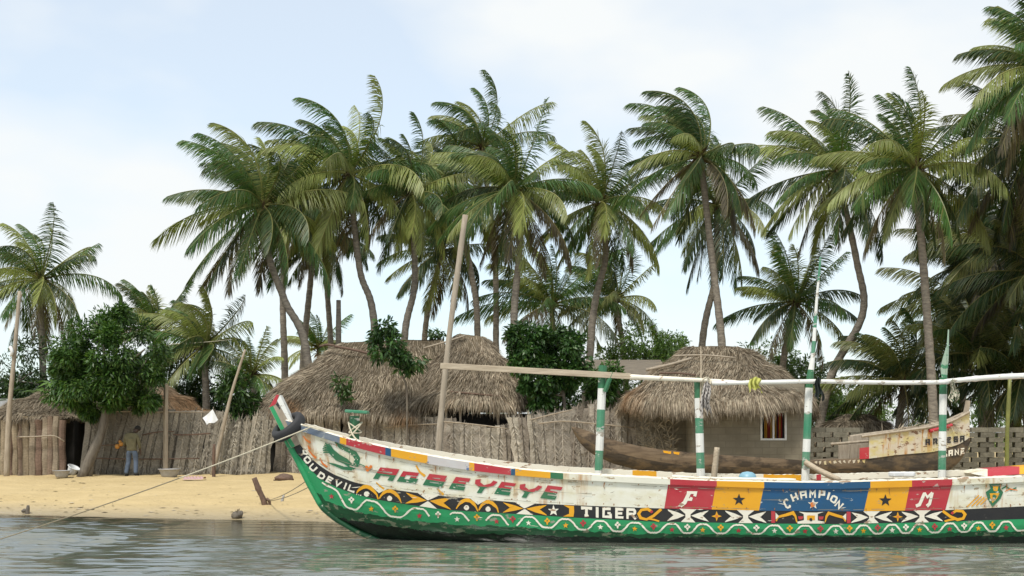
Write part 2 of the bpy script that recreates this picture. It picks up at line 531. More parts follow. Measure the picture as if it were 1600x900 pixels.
def frond(g, base, az, el, L, grav, wind, r, col, leaf_w=0.05, steps=16, nleaf=92, thin=1.0, sparse=0.0):
    d = np.array((math.cos(el) * math.cos(az), math.cos(el) * math.sin(az), math.sin(el)))
    pts, dirs = [base], [d]
    ds = L / steps
    p = np.array(base, float)
    for i in range(steps):
        t = (i + 0.5) / steps
        d = nrm(d + (np.array((0, 0, -1.0)) * grav + np.asarray(wind)) * (0.35 + 1.3 * t) / steps)
        p = p + d * ds
        pts.append(p); dirs.append(d)
    pts = np.array(pts); dirs = np.array(dirs)
    tt = np.linspace(0, 1, steps + 1)
    rc = np.array(col) * 0.6 + np.array((0.16, 0.14, 0.05))
    tube(g, pts, np.interp(tt, (0, 0.15, 1), (0.055, 0.032, 0.008)), 4, 0, rc, caps=False)
    t = np.linspace(0.10, 0.995, nleaf) + r.normal(0, 0.003, nleaf)
    t = np.clip(t, 0.08, 1)
    pos = np.stack([np.interp(t, tt, pts[:, k]) for k in range(3)], -1)
    tan = nrm(np.stack([np.interp(t, tt, dirs[:, k]) for k in range(3)], -1))
    side0 = np.array((-math.sin(az), math.cos(az), 0.0))
    s = nrm(side0 - tan * (tan @ side0)[:, None])
    tw = r.normal(0, 0.45)
    n0 = np.cross(s, tan)
    twv = (tw * t)[:, None]
    s = s * np.cos(twv) + n0 * np.sin(twv)
    n0 = np.cross(s, tan)
    for sg in (-1, 1):
        keep = r.random(nleaf) > sparse
        k = keep.sum()
        ang = np.radians(np.interp(t, (0, 0.5, 1), (62, 46, 22)) + r.normal(0, 6, nleaf))[:, None]
        dr = sg * s * np.sin(ang) + tan * np.cos(ang) + n0 * (0.16 * sg * 0 + 0.12)
        dr = dr + np.array((0, 0, -0.50)) + np.asarray(wind)[None, :] * 0.50 + r.normal(0, 0.07, (nleaf, 3))
        dr = nrm(dr)
        ln = 0.235 * L * (np.interp(t, (0.08, 0.25, 0.6, 0.9, 1), (0.45, 0.95, 1.0, 0.62, 0.35))) * r.uniform(0.85, 1.1, nleaf) * thin
        wv = nrm(tan - dr * np.sum(tan * dr, 1)[:, None])
        c = np.array(col)[None, :] * r.uniform(0.7, 1.3, (nleaf, 1))
        tipc = np.clip(r.normal(0.0, 0.25, (nleaf, 1)), 0, 1)
        c = c * (1 - tipc) + np.array((0.22, 0.19, 0.07)) * tipc
        blades(g, pos[keep], dr[keep], wv[keep], ln[keep], leaf_w * r.uniform(0.8, 1.2, k), 0.34 * ln[keep], c[keep], base=0.7)

WIND = np.array((-0.95, 0.10, 0.0))

def palm(label, d, path, R, n=26, seed=0, droop=1.0, dark=1.0, el_hi=86, el_lo=-62, nuts=0, tr=(0.165, 0.115), wind=0.6, group='coconut palms behind the village', base_py=None):
    r = np.random.default_rng(seed)
    d = float(d)
    x0 = PX(path[0][0], d)
    zb = float(ground_z(x0, d))
    pts = [np.array((x0, d, zb - 0.15))]
    for q in path[1:]:
        pts.append(P(q[0], q[1], d))
    root = empty('coconut_palm', (x0, d, zb), label, 'palm tree', group)
    sp_ = spline(pts, 44)
    t = np.linspace(0, 1, 44)
    rad = np.interp(t, (0, 0.06, 0.5, 1), (tr[0] * 1.35, tr[0] * 1.05, (tr[0] + tr[1]) / 2, tr[1])) * (1 + 0.05 * np.where(np.arange(44) % 2, 1, -1))
    tube(Geo(), sp_, rad, 10).build('trunk', M['bark'], root, smooth=True) if False else None
    g = Geo(); tube(g, sp_, rad, 10); g.build('trunk', M['bark'], root, smooth=True)
    top = sp_[-1]
    L0 = 1.0 * R / F_PX * d * r.uniform(0.94, 1.06)
    g = Geo()
    az0 = r.uniform(0, 6.28)
    wk = r.uniform(0.75, 1.35)
    torn = r.uniform(0.02, 0.16)
    n = int(n * 1.28)
    for k in range(n):
        f = (k + 0.5) / n
        az = az0 + k * 2.39996 + r.normal(0, 0.18)
        el = math.radians(el_hi - (el_hi - el_lo) * f ** 1.05 + r.normal(0, 8))
        L = L0 * (0.82 + 0.34 * r.random()) * (0.74 if f < 0.14 else 1.0) * (0.92 if f > 0.85 else 1)
        gv = (0.55 + 0.95 * f) * droop * r.uniform(0.75, 1.2)
        w = WIND * wind * wk * r.uniform(0.45, 1.5) * (2.1 - 1.6 * f)
        base = top + np.array((math.cos(az), math.sin(az), 0)) * 0.10 + np.array((0, 0, 0.22 * (1 - f)))
        q = r.random()
        col = np.array((0.046, 0.104, 0.024)) * r.uniform(0.45, 1.4)
        if q > 0.64:
            col = np.array((0.19, 0.225, 0.060)) * r.uniform(0.8, 1.35)
        if f > 0.80 and r.random() < 0.42:
            col = np.array((0.125, 0.105, 0.062)) * r.uniform(0.5, 1.2)
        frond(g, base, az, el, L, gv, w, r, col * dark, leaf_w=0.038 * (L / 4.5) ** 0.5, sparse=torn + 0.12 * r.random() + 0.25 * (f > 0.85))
    g.build('crown', M['palm_leaf'], root)
    # fibre and old leaf bases round the crown's heart
    g = Geo()
    N = 60
    a = r.uniform(0, 6.28, N)
    D = nrm(np.stack((np.cos(a), np.sin(a), r.uniform(-0.6, 1.4, N)), -1))
    B = top + D * 0.05 + np.stack((np.zeros(N), np.zeros(N), r.uniform(-0.35, 0.2, N)), -1)
    blades(g, B, D, nrm(np.cross(D, (0.1, 0.2, 1.0))), r.uniform(0.3, 0.75, N), 0.10, 0.1, np.array((0.15, 0.11, 0.06)) * r.uniform(0.5, 1.2, (N, 1)))
    g.build('leaf_sheath', M['straw'], root)
    for k in range(nuts):
        g = Geo()
        a = k * 2.4 + seed
        c = top + np.array((math.cos(a) * 0.26, math.sin(a) * 0.26 - 0.1, -0.22 - 0.16 * (k % 3)))
        lathe(g, [(0.01, -0.15), (0.075, -0.11), (0.115, -0.02), (0.105, 0.07), (0.05, 0.13), (0.01, 0.145)], c, 12, tint=np.array((0.22, 0.20, 0.05)) * r.uniform(0.6, 1.2))
        g.build('coconut', M['leaf'], root, smooth=True)
    return root

GREENS = [(0.030, 0.070, 0.014), (0.045, 0.095, 0.020), (0.070, 0.125, 0.030), (0.022, 0.050, 0.012)]

def leaf_cloud(g, lobes, n, ln, wd, r, greens=GREENS, clump=0.34, droop=0.3):
    """Leaves in clumps spread through ellipsoidal lobes (centre, radii)."""
    vol = np.array([np.prod(rd) ** 0.66 for c, rd in lobes])
    share = vol / vol.sum()
    for (c, rd), sh in zip(lobes, share):
        c = np.asarray(c, float); rd = np.asarray(rd, float)
        nc = max(6, int(44 * sh) + 5)
        u = nrm(r.normal(size=(nc, 3))) * (r.uniform(0.25, 1.0, (nc, 1)) ** 0.45)
        cl = c + u * rd
        cr = clump * rd.mean() * r.uniform(0.6, 1.35, nc)
        N = int(n * sh)
        pick = r.integers(0, nc, N)
        off = nrm(r.normal(size=(N, 3))) * r.uniform(0.1, 1, (N, 1)) ** 0.5
        B = cl[pick] + off * cr[pick][:, None]
        D = nrm(off + 0.5 * u[pick] + r.normal(0, 0.55, (N, 3)) + np.array((0, 0, -droop)))
        W = nrm(np.cross(D, nrm(r.normal(size=(N, 3)) + np.array((0, 0, 1.6)))))
        tone = r.uniform(0.75, 1.3, nc)
        gi = r.integers(0, len(greens), N)
        T = np.array(greens)[gi] * tone[pick][:, None] * r.uniform(0.8, 1.25, (N, 1))
        blades(g, B, D, W, ln * r.uniform(0.7, 1.25, N), wd * r.uniform(0.75, 1.2, N), 0.15 * ln, T, base=0.35)
    return g

def leafy(name, label, cat, root_at, stems, lobes, n, ln, wd, seed, greens=GREENS, group=None, clump=0.34, stem_mat='tree_bark', stem_name='trunk'):
    r = np.random.default_rng(seed)
    root = empty(name, root_at, label, cat, group)
    for st, ra in stems:
        g = Geo()
        s = spline(st, 14)
        tube(g, s, np.linspace(ra[0], ra[1], 14) * (1 + 0.06 * r.normal(size=14)), 8)
        end = s[-1]
        for c, rd in lobes[:5]:
            tgt = np.asarray(c) + nrm(r.normal(size=3)) * np.asarray(rd) * 0.4
            mid = (end + tgt) / 2 + r.normal(0, 0.08, 3)
            tube(g, spline([s[-2], mid, tgt], 7), np.linspace(ra[1] * 0.8, ra[1] * 0.25, 7), 6)
        g.build(stem_name, M[stem_mat], root, smooth=True)
    g = Geo()
    leaf_cloud(g, lobes, n, ln, wd, r, greens, clump)
    g.build('crown', M['leaf'], root)
    return root

# ------------------------------------------------------------------ thatch, frond fences
STRAW = np.array([(0.37, 0.31, 0.23), (0.29, 0.24, 0.18), (0.45, 0.38, 0.285), (0.22, 0.17, 0.12)])

def thatch(root, A, B, cx, cy, hx, hy, ze, seed, n=9000, fringe=2600, expo=0.8, sup=2.6, shag=0.25, sag=0.0, name='roof', tone=1.0, fl=0.42, fine=1.0):
    """Thatch from a ridge A-B down to a rounded eave: a lumpy bed under thousands of straws."""
    r = np.random.default_rng(seed)
    A = np.asarray(A, float); B = np.asarray(B, float)
    def surf(a, t):
        ca, sa = np.cos(a), np.sin(a)
        k = (np.abs(ca) ** sup + np.abs(sa) ** sup) ** (-1 / sup)
        e = np.stack((cx + hx * k * ca, cy + hy * k * sa), -1)
        u = (e[:, 0] - A[0]) / (B[0] - A[0] + 1e-9)
        u = np.clip(u, 0, 1)[:, None]
        rg = A + (B - A) * u
        eave = np.concatenate((e, (ze + sag * np.cos(a * 3 + seed))[:, None]), 1)
        tt = t[:, None]
        p = rg * (1 - tt) + eave * tt
        p[:, 2] = rg[:, 2] + (eave[:, 2] - rg[:, 2]) * t ** (1 / expo) * 0.55 + (eave[:, 2] - rg[:, 2]) * t * 0.45
        bump_ = 0.07 * vnoise(np.stack((p[:, 0] * 1.5, p[:, 1] * 1.5, p[:, 2] * 1.5), -1), seed) + 0.045 * np.sin(t * 15 + 2.0 * vnoise(p[:, :2] * 0.8, seed + 1)) * np.minimum(1, t * 3)
        out = nrm(np.stack((ca, sa, np.full_like(ca, 1.2)), -1))
        return p + out * bump_[:, None]
    na, nt_ = 120, 26
    a = np.linspace(0, 2 * math.pi, na, endpoint=False)
    V = np.concatenate([surf(a, np.full(na, t)) for t in np.linspace(0, 1, nt_)])
    Vin = V[-na:] + np.array((0, 0, -0.20)); Vin[:, 0] = cx + (Vin[:, 0] - cx) * 0.96; Vin[:, 1] = cy + (Vin[:, 1] - cy) * 0.96
    V = np.concatenate((V, Vin, [[*(A + B)[:2] / 2, (A + B)[2] / 2 - 0.45]]))
    i = np.arange(nt_)[:, None] * na; j = np.arange(na)[None, :]; k = (j + 1) % na
    Q = np.stack((i + k, i + j, i + na + j, i + na + k), -1).reshape(-1, 4)
    jj = np.arange(na); T3 = np.stack((jj + nt_ * na, np.full(na, len(V) - 1), (jj + 1) % na + nt_ * na), -1)
    g = Geo()
    base_t = np.array((0.15, 0.12, 0.082)) * (1 + 0.3 * vnoise(V * 1.3, seed + 2))[:, None] * tone
    g.add(V, [Q, T3], 0, base_t)
    def straws(N, t0, t1, ln, up, droop, wd, tone2=1.0):
        a = r.uniform(0, 2 * math.pi, N)
        # favour the faces toward the water, which are the ones in view
        fr = r.random(N) < 0.45
        a = np.where(fr, r.uniform(math.pi, 2 * math.pi, N), a)
        t = t0 + (t1 - t0) * r.random(N) ** 0.7
        p = surf(a, t); q = surf(a, np.minimum(t + 0.03, 1.03))
        D = nrm(q - p)
        out = nrm(np.stack((np.cos(a), np.sin(a), np.full(N, 1.0)), -1))
        comb = vnoise(p * 0.9, seed + 5)[:, None] * np.cross(out, D) * 0.55
        D = nrm(D + comb + r.normal(0, 0.13, (N, 3)) + out * up * r.uniform(0.2, 1, (N, 1)))
        W = nrm(np.cross(D, out + r.normal(0, 0.5, (N, 3))))
        c = STRAW[r.integers(0, 4, N)] * r.uniform(0.7, 1.25, (N, 1)) * tone * tone2
        pat = vnoise(p * 0.75, seed + 7)
        orange = np.clip((pat - 0.38) * 2.4, 0, 0.75)[:, None]
        c = c * (1 - orange) + np.array((0.30, 0.17, 0.085)) * orange
        c = c * (1 + 0.34 * vnoise(p * 1.6, seed + 8))[:, None]
        lw_ = r.uniform(0.6, 1.3, N) * (1 + 0.5 * np.clip(vnoise(np.stack((a * 9, a * 4), -1), seed + 9), -0.7, 1)) if droop > 0.1 else r.uniform(0.6, 1.3, N)
        blades(g, p + out * r.uniform(0.0, 0.05, (N, 1)), D, W, ln * lw_, wd, droop * ln, c, base=0.9)
    straws(int(n / fine), 0.0, 0.93, 0.55 * fine, 0.10 * fine, 0.04, 0.020 * fine)
    straws(int(n * fine ** 2) // 12, 0.05, 0.95, 0.5, 0.42, 0.06, 0.012, 1.15)
    straws(fringe, 0.90, 1.0, fl, 0.0, shag, 0.020)
    straws(fringe // 2, 0.97, 1.0, fl * 0.9, -0.5, shag * 1.6, 0.018, 0.8)
    return g.build(name, [M['thatch_base']], root)

def frond_fence(root, pts, seed, wid=0.27, lean=0.05, hvar=0.06, name='panel', tones=((0.37, 0.315, 0.235), (0.29, 0.24, 0.175), (0.42, 0.36, 0.265), (0.25, 0.205, 0.15)), ragged=0.25, bottom=0.0, leanf=None):
    """A run of split palm fronds stood on end. pts: list of (x, y, top z) along the run."""
    r = np.random.default_rng(seed)
    pts = np.asarray(pts, float)
    seg = np.linalg.norm(np.diff(pts[:, :2], axis=0), axis=1)
    S = np.concatenate(([0], np.cumsum(seg)))
    g = Geo()
    s = 0.0
    while s < S[-1]:
        w = wid * r.uniform(0.7, 1.3)
        sm = min(s + w / 2, S[-1])
        x, y, zt = (np.interp(sm, S, pts[:, k]) for k in range(3))
        k = min(np.searchsorted(S, sm, 'right') - 1, len(seg) - 1)
        al = nrm(np.array((*(pts[k + 1, :2] - pts[k, :2]), 0)))
        no = np.array((al[1], -al[0], 0.0))
        zb = float(ground_z(x, y)) - 0.08 + bottom
        h = zt - zb + r.normal(0, hvar)
        ln = (leanf(sm / S[-1]) if leanf else 0) + r.normal(lean, 0.035)
        m_ = 7
        tz = np.linspace(0, 1, m_)
        off = r.normal(0, 0.015)
        mid = np.array((x, y, zb)) + no * (0.03 * r.normal() + 0.02) + al * (ln * h * tz + 0.04 * np.sin(tz * 3 + r.uniform(0, 6)))[:, None] + np.array((0, 0, 1.0)) * (h * tz)[:, None]
        col = np.array(tones[r.integers(0, len(tones))]) * r.uniform(0.85, 1.15) * np.array((1.14, 1.20, 1.36))
        ww = w * 0.70 * (1 + 0.12 * r.normal(size=m_))
        pf = np.array((0, 0.035, 0.0))
        Vl = mid - al * ww[:, None] + no * r.normal(0.0, 0.012, (m_, 1))
        Vr = mid + al * ww[:, None] + no * r.normal(0.0, 0.012, (m_, 1))
        Vm = mid + no * 0.045
        V = np.concatenate((Vl, Vm, Vr))
        i = np.arange(m_ - 1)
        Q = np.concatenate((np.stack((i, i + m_, i + m_ + 1, i + 1), -1), np.stack((i + m_, i + 2 * m_, i + 2 * m_ + 1, i + m_ + 1), -1)))
        shade = np.concatenate((r.uniform(0.75, 1.1, m_),) * 3)[:, None]
        g.add(V, Q, 0, col * shade)
        # woven leaflets lying across the frond
        nb = int(26 * h / 1.9)
        hz = r.uniform(0.02, 0.97, nb)
        for sg in (-1, 1):
            B = np.stack([np.interp(hz, tz, Vm[:, q]) for q in range(3)], -1) + no * r.uniform(0.004, 0.03, (nb, 1))
            D = nrm(sg * al * 0.75 + np.array((0, 0, 0.75)) * np.where(r.random((nb, 1)) < 0.85, -1, 0.6) * r.uniform(0.7, 2.0, (nb, 1)) + no * r.uniform(0.02, 0.22, (nb, 1)) + r.normal(0, 0.12, (nb, 3)))
            Wv = nrm(np.cross(D, no))
            blades(g, B, D, Wv, w * r.uniform(0.5, 1.0, nb), 0.030, 0.03, col * r.uniform(0.82, 1.12, (nb, 1)), base=0.9)
        # the midrib
        mr = mid + no * 0.065 + al * r.normal(0, 0.02)
        tube(g, np.concatenate((mr, mr[-1:] + np.array((0, 0, r.uniform(0, 0.16))) + al * r.normal(0, 0.03))), np.linspace(0.026, 0.014, m_ + 1), 5, 0, col * 1.25 if r.random() < 0.45 else col * 0.4)
        # ragged tips and foot
        nb = int(9 * ragged / 0.25)
        B = mid[-1] + al * r.uniform(-ww[-1], ww[-1], (nb, 1)) + np.array((0, 0, -0.06))
        D = nrm(np.array((0, 0, 1.0)) + al * r.normal(0, 0.5, (nb, 1)) + no * r.normal(0, 0.3, (nb, 1)))
        blades(g, B, D, np.tile(al, (nb, 1)), ragged * r.uniform(0.3, 1.0, nb), 0.03, 0.02, col * r.uniform(0.6, 1.1, (nb, 1)))
        nb = 9
        B = mid[0] + al * r.uniform(-ww[0], ww[0], (nb, 1)) + np.array((0, 0, 0.32)) + no * 0.05
        D = nrm(np.array((0, 0, -1.0)) + al * r.normal(0, 0.25, (nb, 1)) + no * r.uniform(0.1, 0.5, (nb, 1)))
        blades(g, B, D, np.tile(al, (nb, 1)), r.uniform(0.15, 0.3, nb), 0.03, 0.02, col * r.uniform(0.45, 0.9, (nb, 1)))
        s += w * 0.93
    return g.build(name, M['frond_mat'], root)

def stick(name, pts, ra, mat, parent=None, n=8, steps=10, seed=0):
    r = np.random.default_rng(seed)
    g = Geo()
    s = spline(pts, steps)
    tube(g, s, np.linspace(ra[0], ra[1], steps) * (1 + 0.05 * r.normal(size=steps)), n)
    return g.build(name, M[mat] if isinstance(mat, str) else mat, parent, smooth=True)

# ------------------------------------------------------------------ huts
def zpix(py, d):
    return CAMH - (py - YH) / F_PX * d

# two huts whose thatch meets in the middle of the picture
hut = empty('thatched_hut', P(545, 741, 44.5), 'long low thatched hut with sagging ridge behind the fence, sapling growing before its roof', 'hut', 'thatched huts')
thatch(hut, (PX(540, 45.2), 45.2, zpix(536, 45.2)), (PX(690, 45.2), 45.2, zpix(528, 45.2)), PX(552, 44.9), 44.9, 4.15, 3.35, zpix(653, 41.6), 5, n=13000, fine=0.8, fringe=3400, expo=0.85, sup=3.0, shag=0.32, sag=0.12)
g = Geo()
for (a, b_) in (((398, 660), (690, 660)),):
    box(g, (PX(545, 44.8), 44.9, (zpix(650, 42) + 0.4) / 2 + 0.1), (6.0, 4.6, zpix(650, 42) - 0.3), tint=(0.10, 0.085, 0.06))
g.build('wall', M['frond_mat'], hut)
for k, (a, c, d_) in enumerate((((500, 541), (523, 540), 44.9), ((523, 541), (600, 560), 44.6))):
    stick('ridge_pole', [P(*a, d_ - 0.4), P((a[0] + c[0]) / 2, (a[1] + c[1]) / 2 - 2, d_ - 0.55), P(*c, d_ - 0.7)], (0.045, 0.04), 'dark_stick', hut, seed=k)

hut2 = empty('thatched_hut', P(735, 741, 44.3), 'peaked thatched hut with a dark open gap under its eave beside the round green tree', 'hut', 'thatched huts')
thatch(hut2, (PX(720, 44.6), 44.6, zpix(523, 44.6)), (PX(752, 44.6), 44.6, zpix(526, 44.6)), PX(738, 44.4), 44.4, 2.4, 2.75, zpix(629, 41.7), 9, n=9500, fine=0.8, fringe=2200, expo=0.8, sup=2.7, shag=0.25)
g = Geo()
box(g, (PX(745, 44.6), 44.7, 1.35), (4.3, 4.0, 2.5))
g.build('wall', M['dark'], hut2)  # solid box coloured near-black to stand for shade under the eave
stick('roof_batten', [P(705, 612, 42.0), P(760, 617, 41.85), P(812, 622, 42.2)], (0.03, 0.025), 'dark_stick', hut2)
stick('ridge_pole', [P(662, 544, 43.6), P(700, 533, 43.8), P(728, 524, 44.2)], (0.03, 0.03), 'bare_wood', hut2)
for px in (700, 722, 781):
    stick('eave_post', [np.array((PX(px, 41.9), 41.95, 0.5)), np.array((PX(px - 4, 41.9), 41.95, zpix(612, 41.9)))], (0.045, 0.04), 'bare_wood', hut2, seed=px)

# block house with thatch
m, nt, b = newmat('rendered_blockwork')
br = node(nt, 'ShaderNodeTexBrick')
br.inputs['Color1'].default_value = (0.26, 0.232, 0.172, 1); br.inputs['Color2'].default_value = (0.225, 0.20, 0.15, 1)
br.inputs['Mortar'].default_value = (0.19, 0.17, 0.128, 1)
br.inputs['Scale'].default_value = 1.0; br.inputs['Mortar Size'].default_value = 0.012
br.inputs['Brick Width'].default_value = 0.46; br.inputs['Row Height'].default_value = 0.21
mpg = node(nt, 'ShaderNodeMapping'); mpg.inputs['Rotation'].default_value = (math.pi / 2, 0, 0)
tcn = nt.nodes.new('ShaderNodeTexCoord')
nt.links.new(tcn.outputs['Object'], mpg.inputs['Vector']); nt.links.new(mpg.outputs[0], br.inputs['Vector'])
f1, r1 = noise_fac(nt, (1.3, 1.3, 2.0), 7, 0.35, 0.72)
c = mixc(nt, mul(nt, f1, 0.75), br.outputs['Color'], (0.14, 0.12, 0.085))
nt.links.new(c, b.inputs['Base Color']); b.inputs['Roughness'].default_value = 0.95
bump(nt, b, r1, 0.3, 0.02)
M['blockwork'] = m

house = empty('block_house', P(1165, 741, 39.5), 'square concrete block house with shaggy thatched roof and curtained window', 'house')
D0 = 38.6
xl, xr = PX(1082, D0), PX(1257, D0)
wl, wr = PX(1188, D0), PX(1229, D0)
zt, zs = zpix(642, D0), zpix(688, D0)
zg, zw = 0.35, zpix(600, D0)
g = Geo()
th = 0.2
def wbox(x0, x1, z0, z1, y0=D0, dy=th):
    box(g, ((x0 + x1) / 2, y0 + dy / 2, (z0 + z1) / 2), (x1 - x0, dy, z1 - z0))
wbox(xl, wl, zg, zw); wbox(wr, xr, zg, zw); wbox(wl, wr, zg, zs); wbox(wl, wr, zt, zw)
box(g, (xl + th / 2, D0 + th + 1.6, (zg + zw) / 2), (th, 3.2, zw - zg)); box(g, (xr - th / 2, D0 + th + 1.6, (zg + zw) / 2), (th, 3.2, zw - zg))
box(g, ((xl + xr) / 2, D0 + th + 3.3, (zg + zw) / 2), (xr - xl, th, zw - zg))
xa = PX(1003, 40.2)
box(g, ((xa + xl) / 2 - 0.003, 40.2, (zg + zw) / 2), (xl - xa, 0.2, zw - zg))
g.build('wall', M['blockwork'], house)
fr = Geo()
fw = 0.06
for x0, x1, z0, z1 in ((wl, wl + fw, zs, zt), (wr - fw, wr, zs, zt), (wl + fw, wr - fw, zs, zs + fw), (wl + fw, wr - fw, zt - fw, zt), ((wl + wr) / 2 - 0.025, (wl + wr) / 2 + 0.025, zs + fw, zt - fw)):
    box(fr, ((x0 + x1) / 2, D0 + 0.02, (z0 + z1) / 2), (x1 - x0, 0.10, z1 - z0))
win = fr.build('window', M['window_white'], house)
stripe = [('curtain_red', (0.22, 0.02, 0.015)), ('curtain_gold', (0.45, 0.25, 0.03)), ('curtain_navy', (0.015, 0.02, 0.03)), ('curtain_pale', (0.42, 0.38, 0.30))]
SM = [plain(n_, c_, 0.9, 0.25, 9) for n_, c_ in stripe]
for (x0, x1, order) in ((wl + fw, (wl + wr) / 2 - 0.025, (2, 2, 1, 1, 0, 0, 1)), ((wl + wr) / 2 + 0.025, wr - fw, (2, 1, 2, 0, 1, 0, 2))):
    g = Geo()
    nx = 28
    xs_ = np.linspace(x0, x1, nx + 1)
    ys_ = D0 + 0.14 + 0.025 * np.sin(np.arange(nx + 1) * 1.3)
    for i in range(nx):
        V = [(xs_[i], ys_[i], zs + fw), (xs_[i + 1], ys_[i + 1], zs + fw), (xs_[i + 1], ys_[i + 1], zt - fw), (xs_[i], ys_[i], zt - fw)]
        g.add(V, [np.array((0, 1, 2, 3))], order[int(i * len(order) / nx)])
    g.build('curtain', SM, win)
thatch(house, (PX(1085, 40.6), 40.6, zpix(541, 40.6)), (PX(1150, 40.6), 40.6, zpix(541, 40.6)), PX(1120, 40.4), 40.4, 3.0, 2.6, zpix(626, 38), 21, n=11000, fine=0.8, fringe=5200, expo=0.72, sup=2.4, shag=0.5, sag=0.10, fl=0.42)
stick('roof_batten', [P(1052, 556, 39.6), P(1100, 555, 39.5), P(1150, 559, 39.5)], (0.03, 0.025), 'bare_wood', house)
stick('roof_batten', [P(1030, 583, 38.7), P(1060, 583, 38.6), P(1088, 586, 38.5)], (0.03, 0.025), 'dark_stick', house, seed=2)
stick('roof_batten', [P(1010, 578, 39.0), P(1045, 570, 39.1), P(1080, 560, 39.3)], (0.05, 0.045), 'bare_wood', house, seed=3)

# the two low roofs by the mango tree
hut4 = empty('thatched_hut', P(70, 741, 43.5), 'low grey thatched hut whose eave rests on the log stockade', 'hut', 'thatched huts')
thatch(hut4, (PX(78, 44.2), 44.2, zpix(609, 44.2)), (PX(118, 44.2), 44.2, zpix(600, 44.2)), PX(62, 43.6), 43.6, 1.75, 2.2, zpix(654, 41.3), 31, n=4500, fringe=1500, expo=0.9, sup=2.6, shag=0.12, tone=0.88, fl=0.25, fine=0.62)
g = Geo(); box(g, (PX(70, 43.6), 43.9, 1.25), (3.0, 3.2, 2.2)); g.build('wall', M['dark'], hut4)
hut5 = empty('thatched_hut', P(235, 741, 45.5), 'smooth grey thatched roof showing above the fence between mango tree and waving bag', 'hut', 'thatched huts')
thatch(hut5, (PX(200, 45.6), 45.6, zpix(597, 45.6)), (PX(248, 45.6), 45.6, zpix(600, 45.6)), PX(228, 45.2), 45.2, 2.7, 2.5, zpix(652, 42.6), 37, n=5000, fringe=1400, expo=0.95, sup=2.6, shag=0.12, tone=0.88, fl=0.25, fine=0.62)
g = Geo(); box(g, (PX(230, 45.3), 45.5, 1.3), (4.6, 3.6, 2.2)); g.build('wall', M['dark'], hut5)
shed = empty('plank_shed', P(-10, 741, 46), 'small shed with a pale sheet roof at the edge behind the log stockade', 'shed')
g = Geo(); box(g, (PX(-10, 46), 46.0, 1.7), (1.9, 1.6, 2.4)); g.build('wall', M['bare_wood'], shed)
g = Geo(); box(g, (PX(-8, 45.6), 45.7, zpix(630, 45)), (2.7, 2.8, 0.05), rot=Matrix.Rotation(0.14, 3, 'X')); g.build('roof', M['alu'], shed)
store = empty('tin_roof_store', P(965, 741, 46), 'low store with a flat grey sheet roof beyond the block house', 'store')
g = Geo(); box(g, (PX(970, 46.5), 46.6, 1.9), (2.8, 2.0, 3.2)); g.build('wall', M['blockwork'], store)
g = Geo(); box(g, (PX(972, 45.3), 46.2, zpix(574, 45.3)), (3.4, 3.2, 0.06), rot=Matrix.Rotation(0.25, 3, 'X')); g.build('roof', wood('weathered_roof_sheet', (0.22, 0.185, 0.14), (0.13, 0.11, 0.085), (3, 8, 8)), store)
hut6 = empty('thatched_hut', P(1320, 741, 47), 'small far thatched hut showing over the pierced block wall', 'hut', 'thatched huts')
thatch(hut6, (PX(1325, 47.5), 47.5, zpix(648, 47.5)), (PX(1350, 47.5), 47.5, zpix(648, 47.5)), PX(1338, 47.2), 47.2, 1.9, 1.6, zpix(688, 46), 41, n=2500, fringe=900, tone=0.95)
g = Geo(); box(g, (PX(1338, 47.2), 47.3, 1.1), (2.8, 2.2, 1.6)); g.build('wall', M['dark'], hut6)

# ------------------------------------------------------------------ fences and walls
def fpts(rows, d):
    return [(PX(px, dd), dd, zpix(py, dd)) for px, py, dd in [(r_[0], r_[1], r_[2] if len(r_) > 2 else d) for r_ in rows]]

# log stockade at the edge
lf = empty('log_stockade', P(45, 737, 41.4), 'stockade of upright reddish split logs under the low eave', 'fence')
r = np.random.default_rng(3)
px = -46.0
k = 0
while px < 100:
    w = r.uniform(7, 11)
    g = Geo()
    x = PX(px + w / 2, 41.4)
    zt_ = zpix(653 + r.uniform(-3, 4), 41.4)
    c = np.array([(0.27, 0.20, 0.15), (0.33, 0.27, 0.20), (0.22, 0.15, 0.115), (0.38, 0.31, 0.22)])[r.integers(0, 4)]
    pts = [(x + r.normal(0, 0.012), 41.4 + r.normal(0, 0.03), z) for z in np.linspace(0.35, zt_, 7)]
    tube(g, pts, w / 2 / F_PX * 41.4 * r.uniform(0.66, 0.74) * (1 + 0.06 * r.normal(size=7)), 8, 0, c * r.uniform(0.8, 1.1, (7, 1)), squash=1.55)
    g.build('stake', M['frond_mat'], lf)
    px += w * 0.95
    k += 1
stick('rail', [P(25, 683, 41.1), P(60, 682, 41.1), P(85, 681, 41.1), P(101, 690, 41.15)], (0.025, 0.02), 'bare_wood', lf)

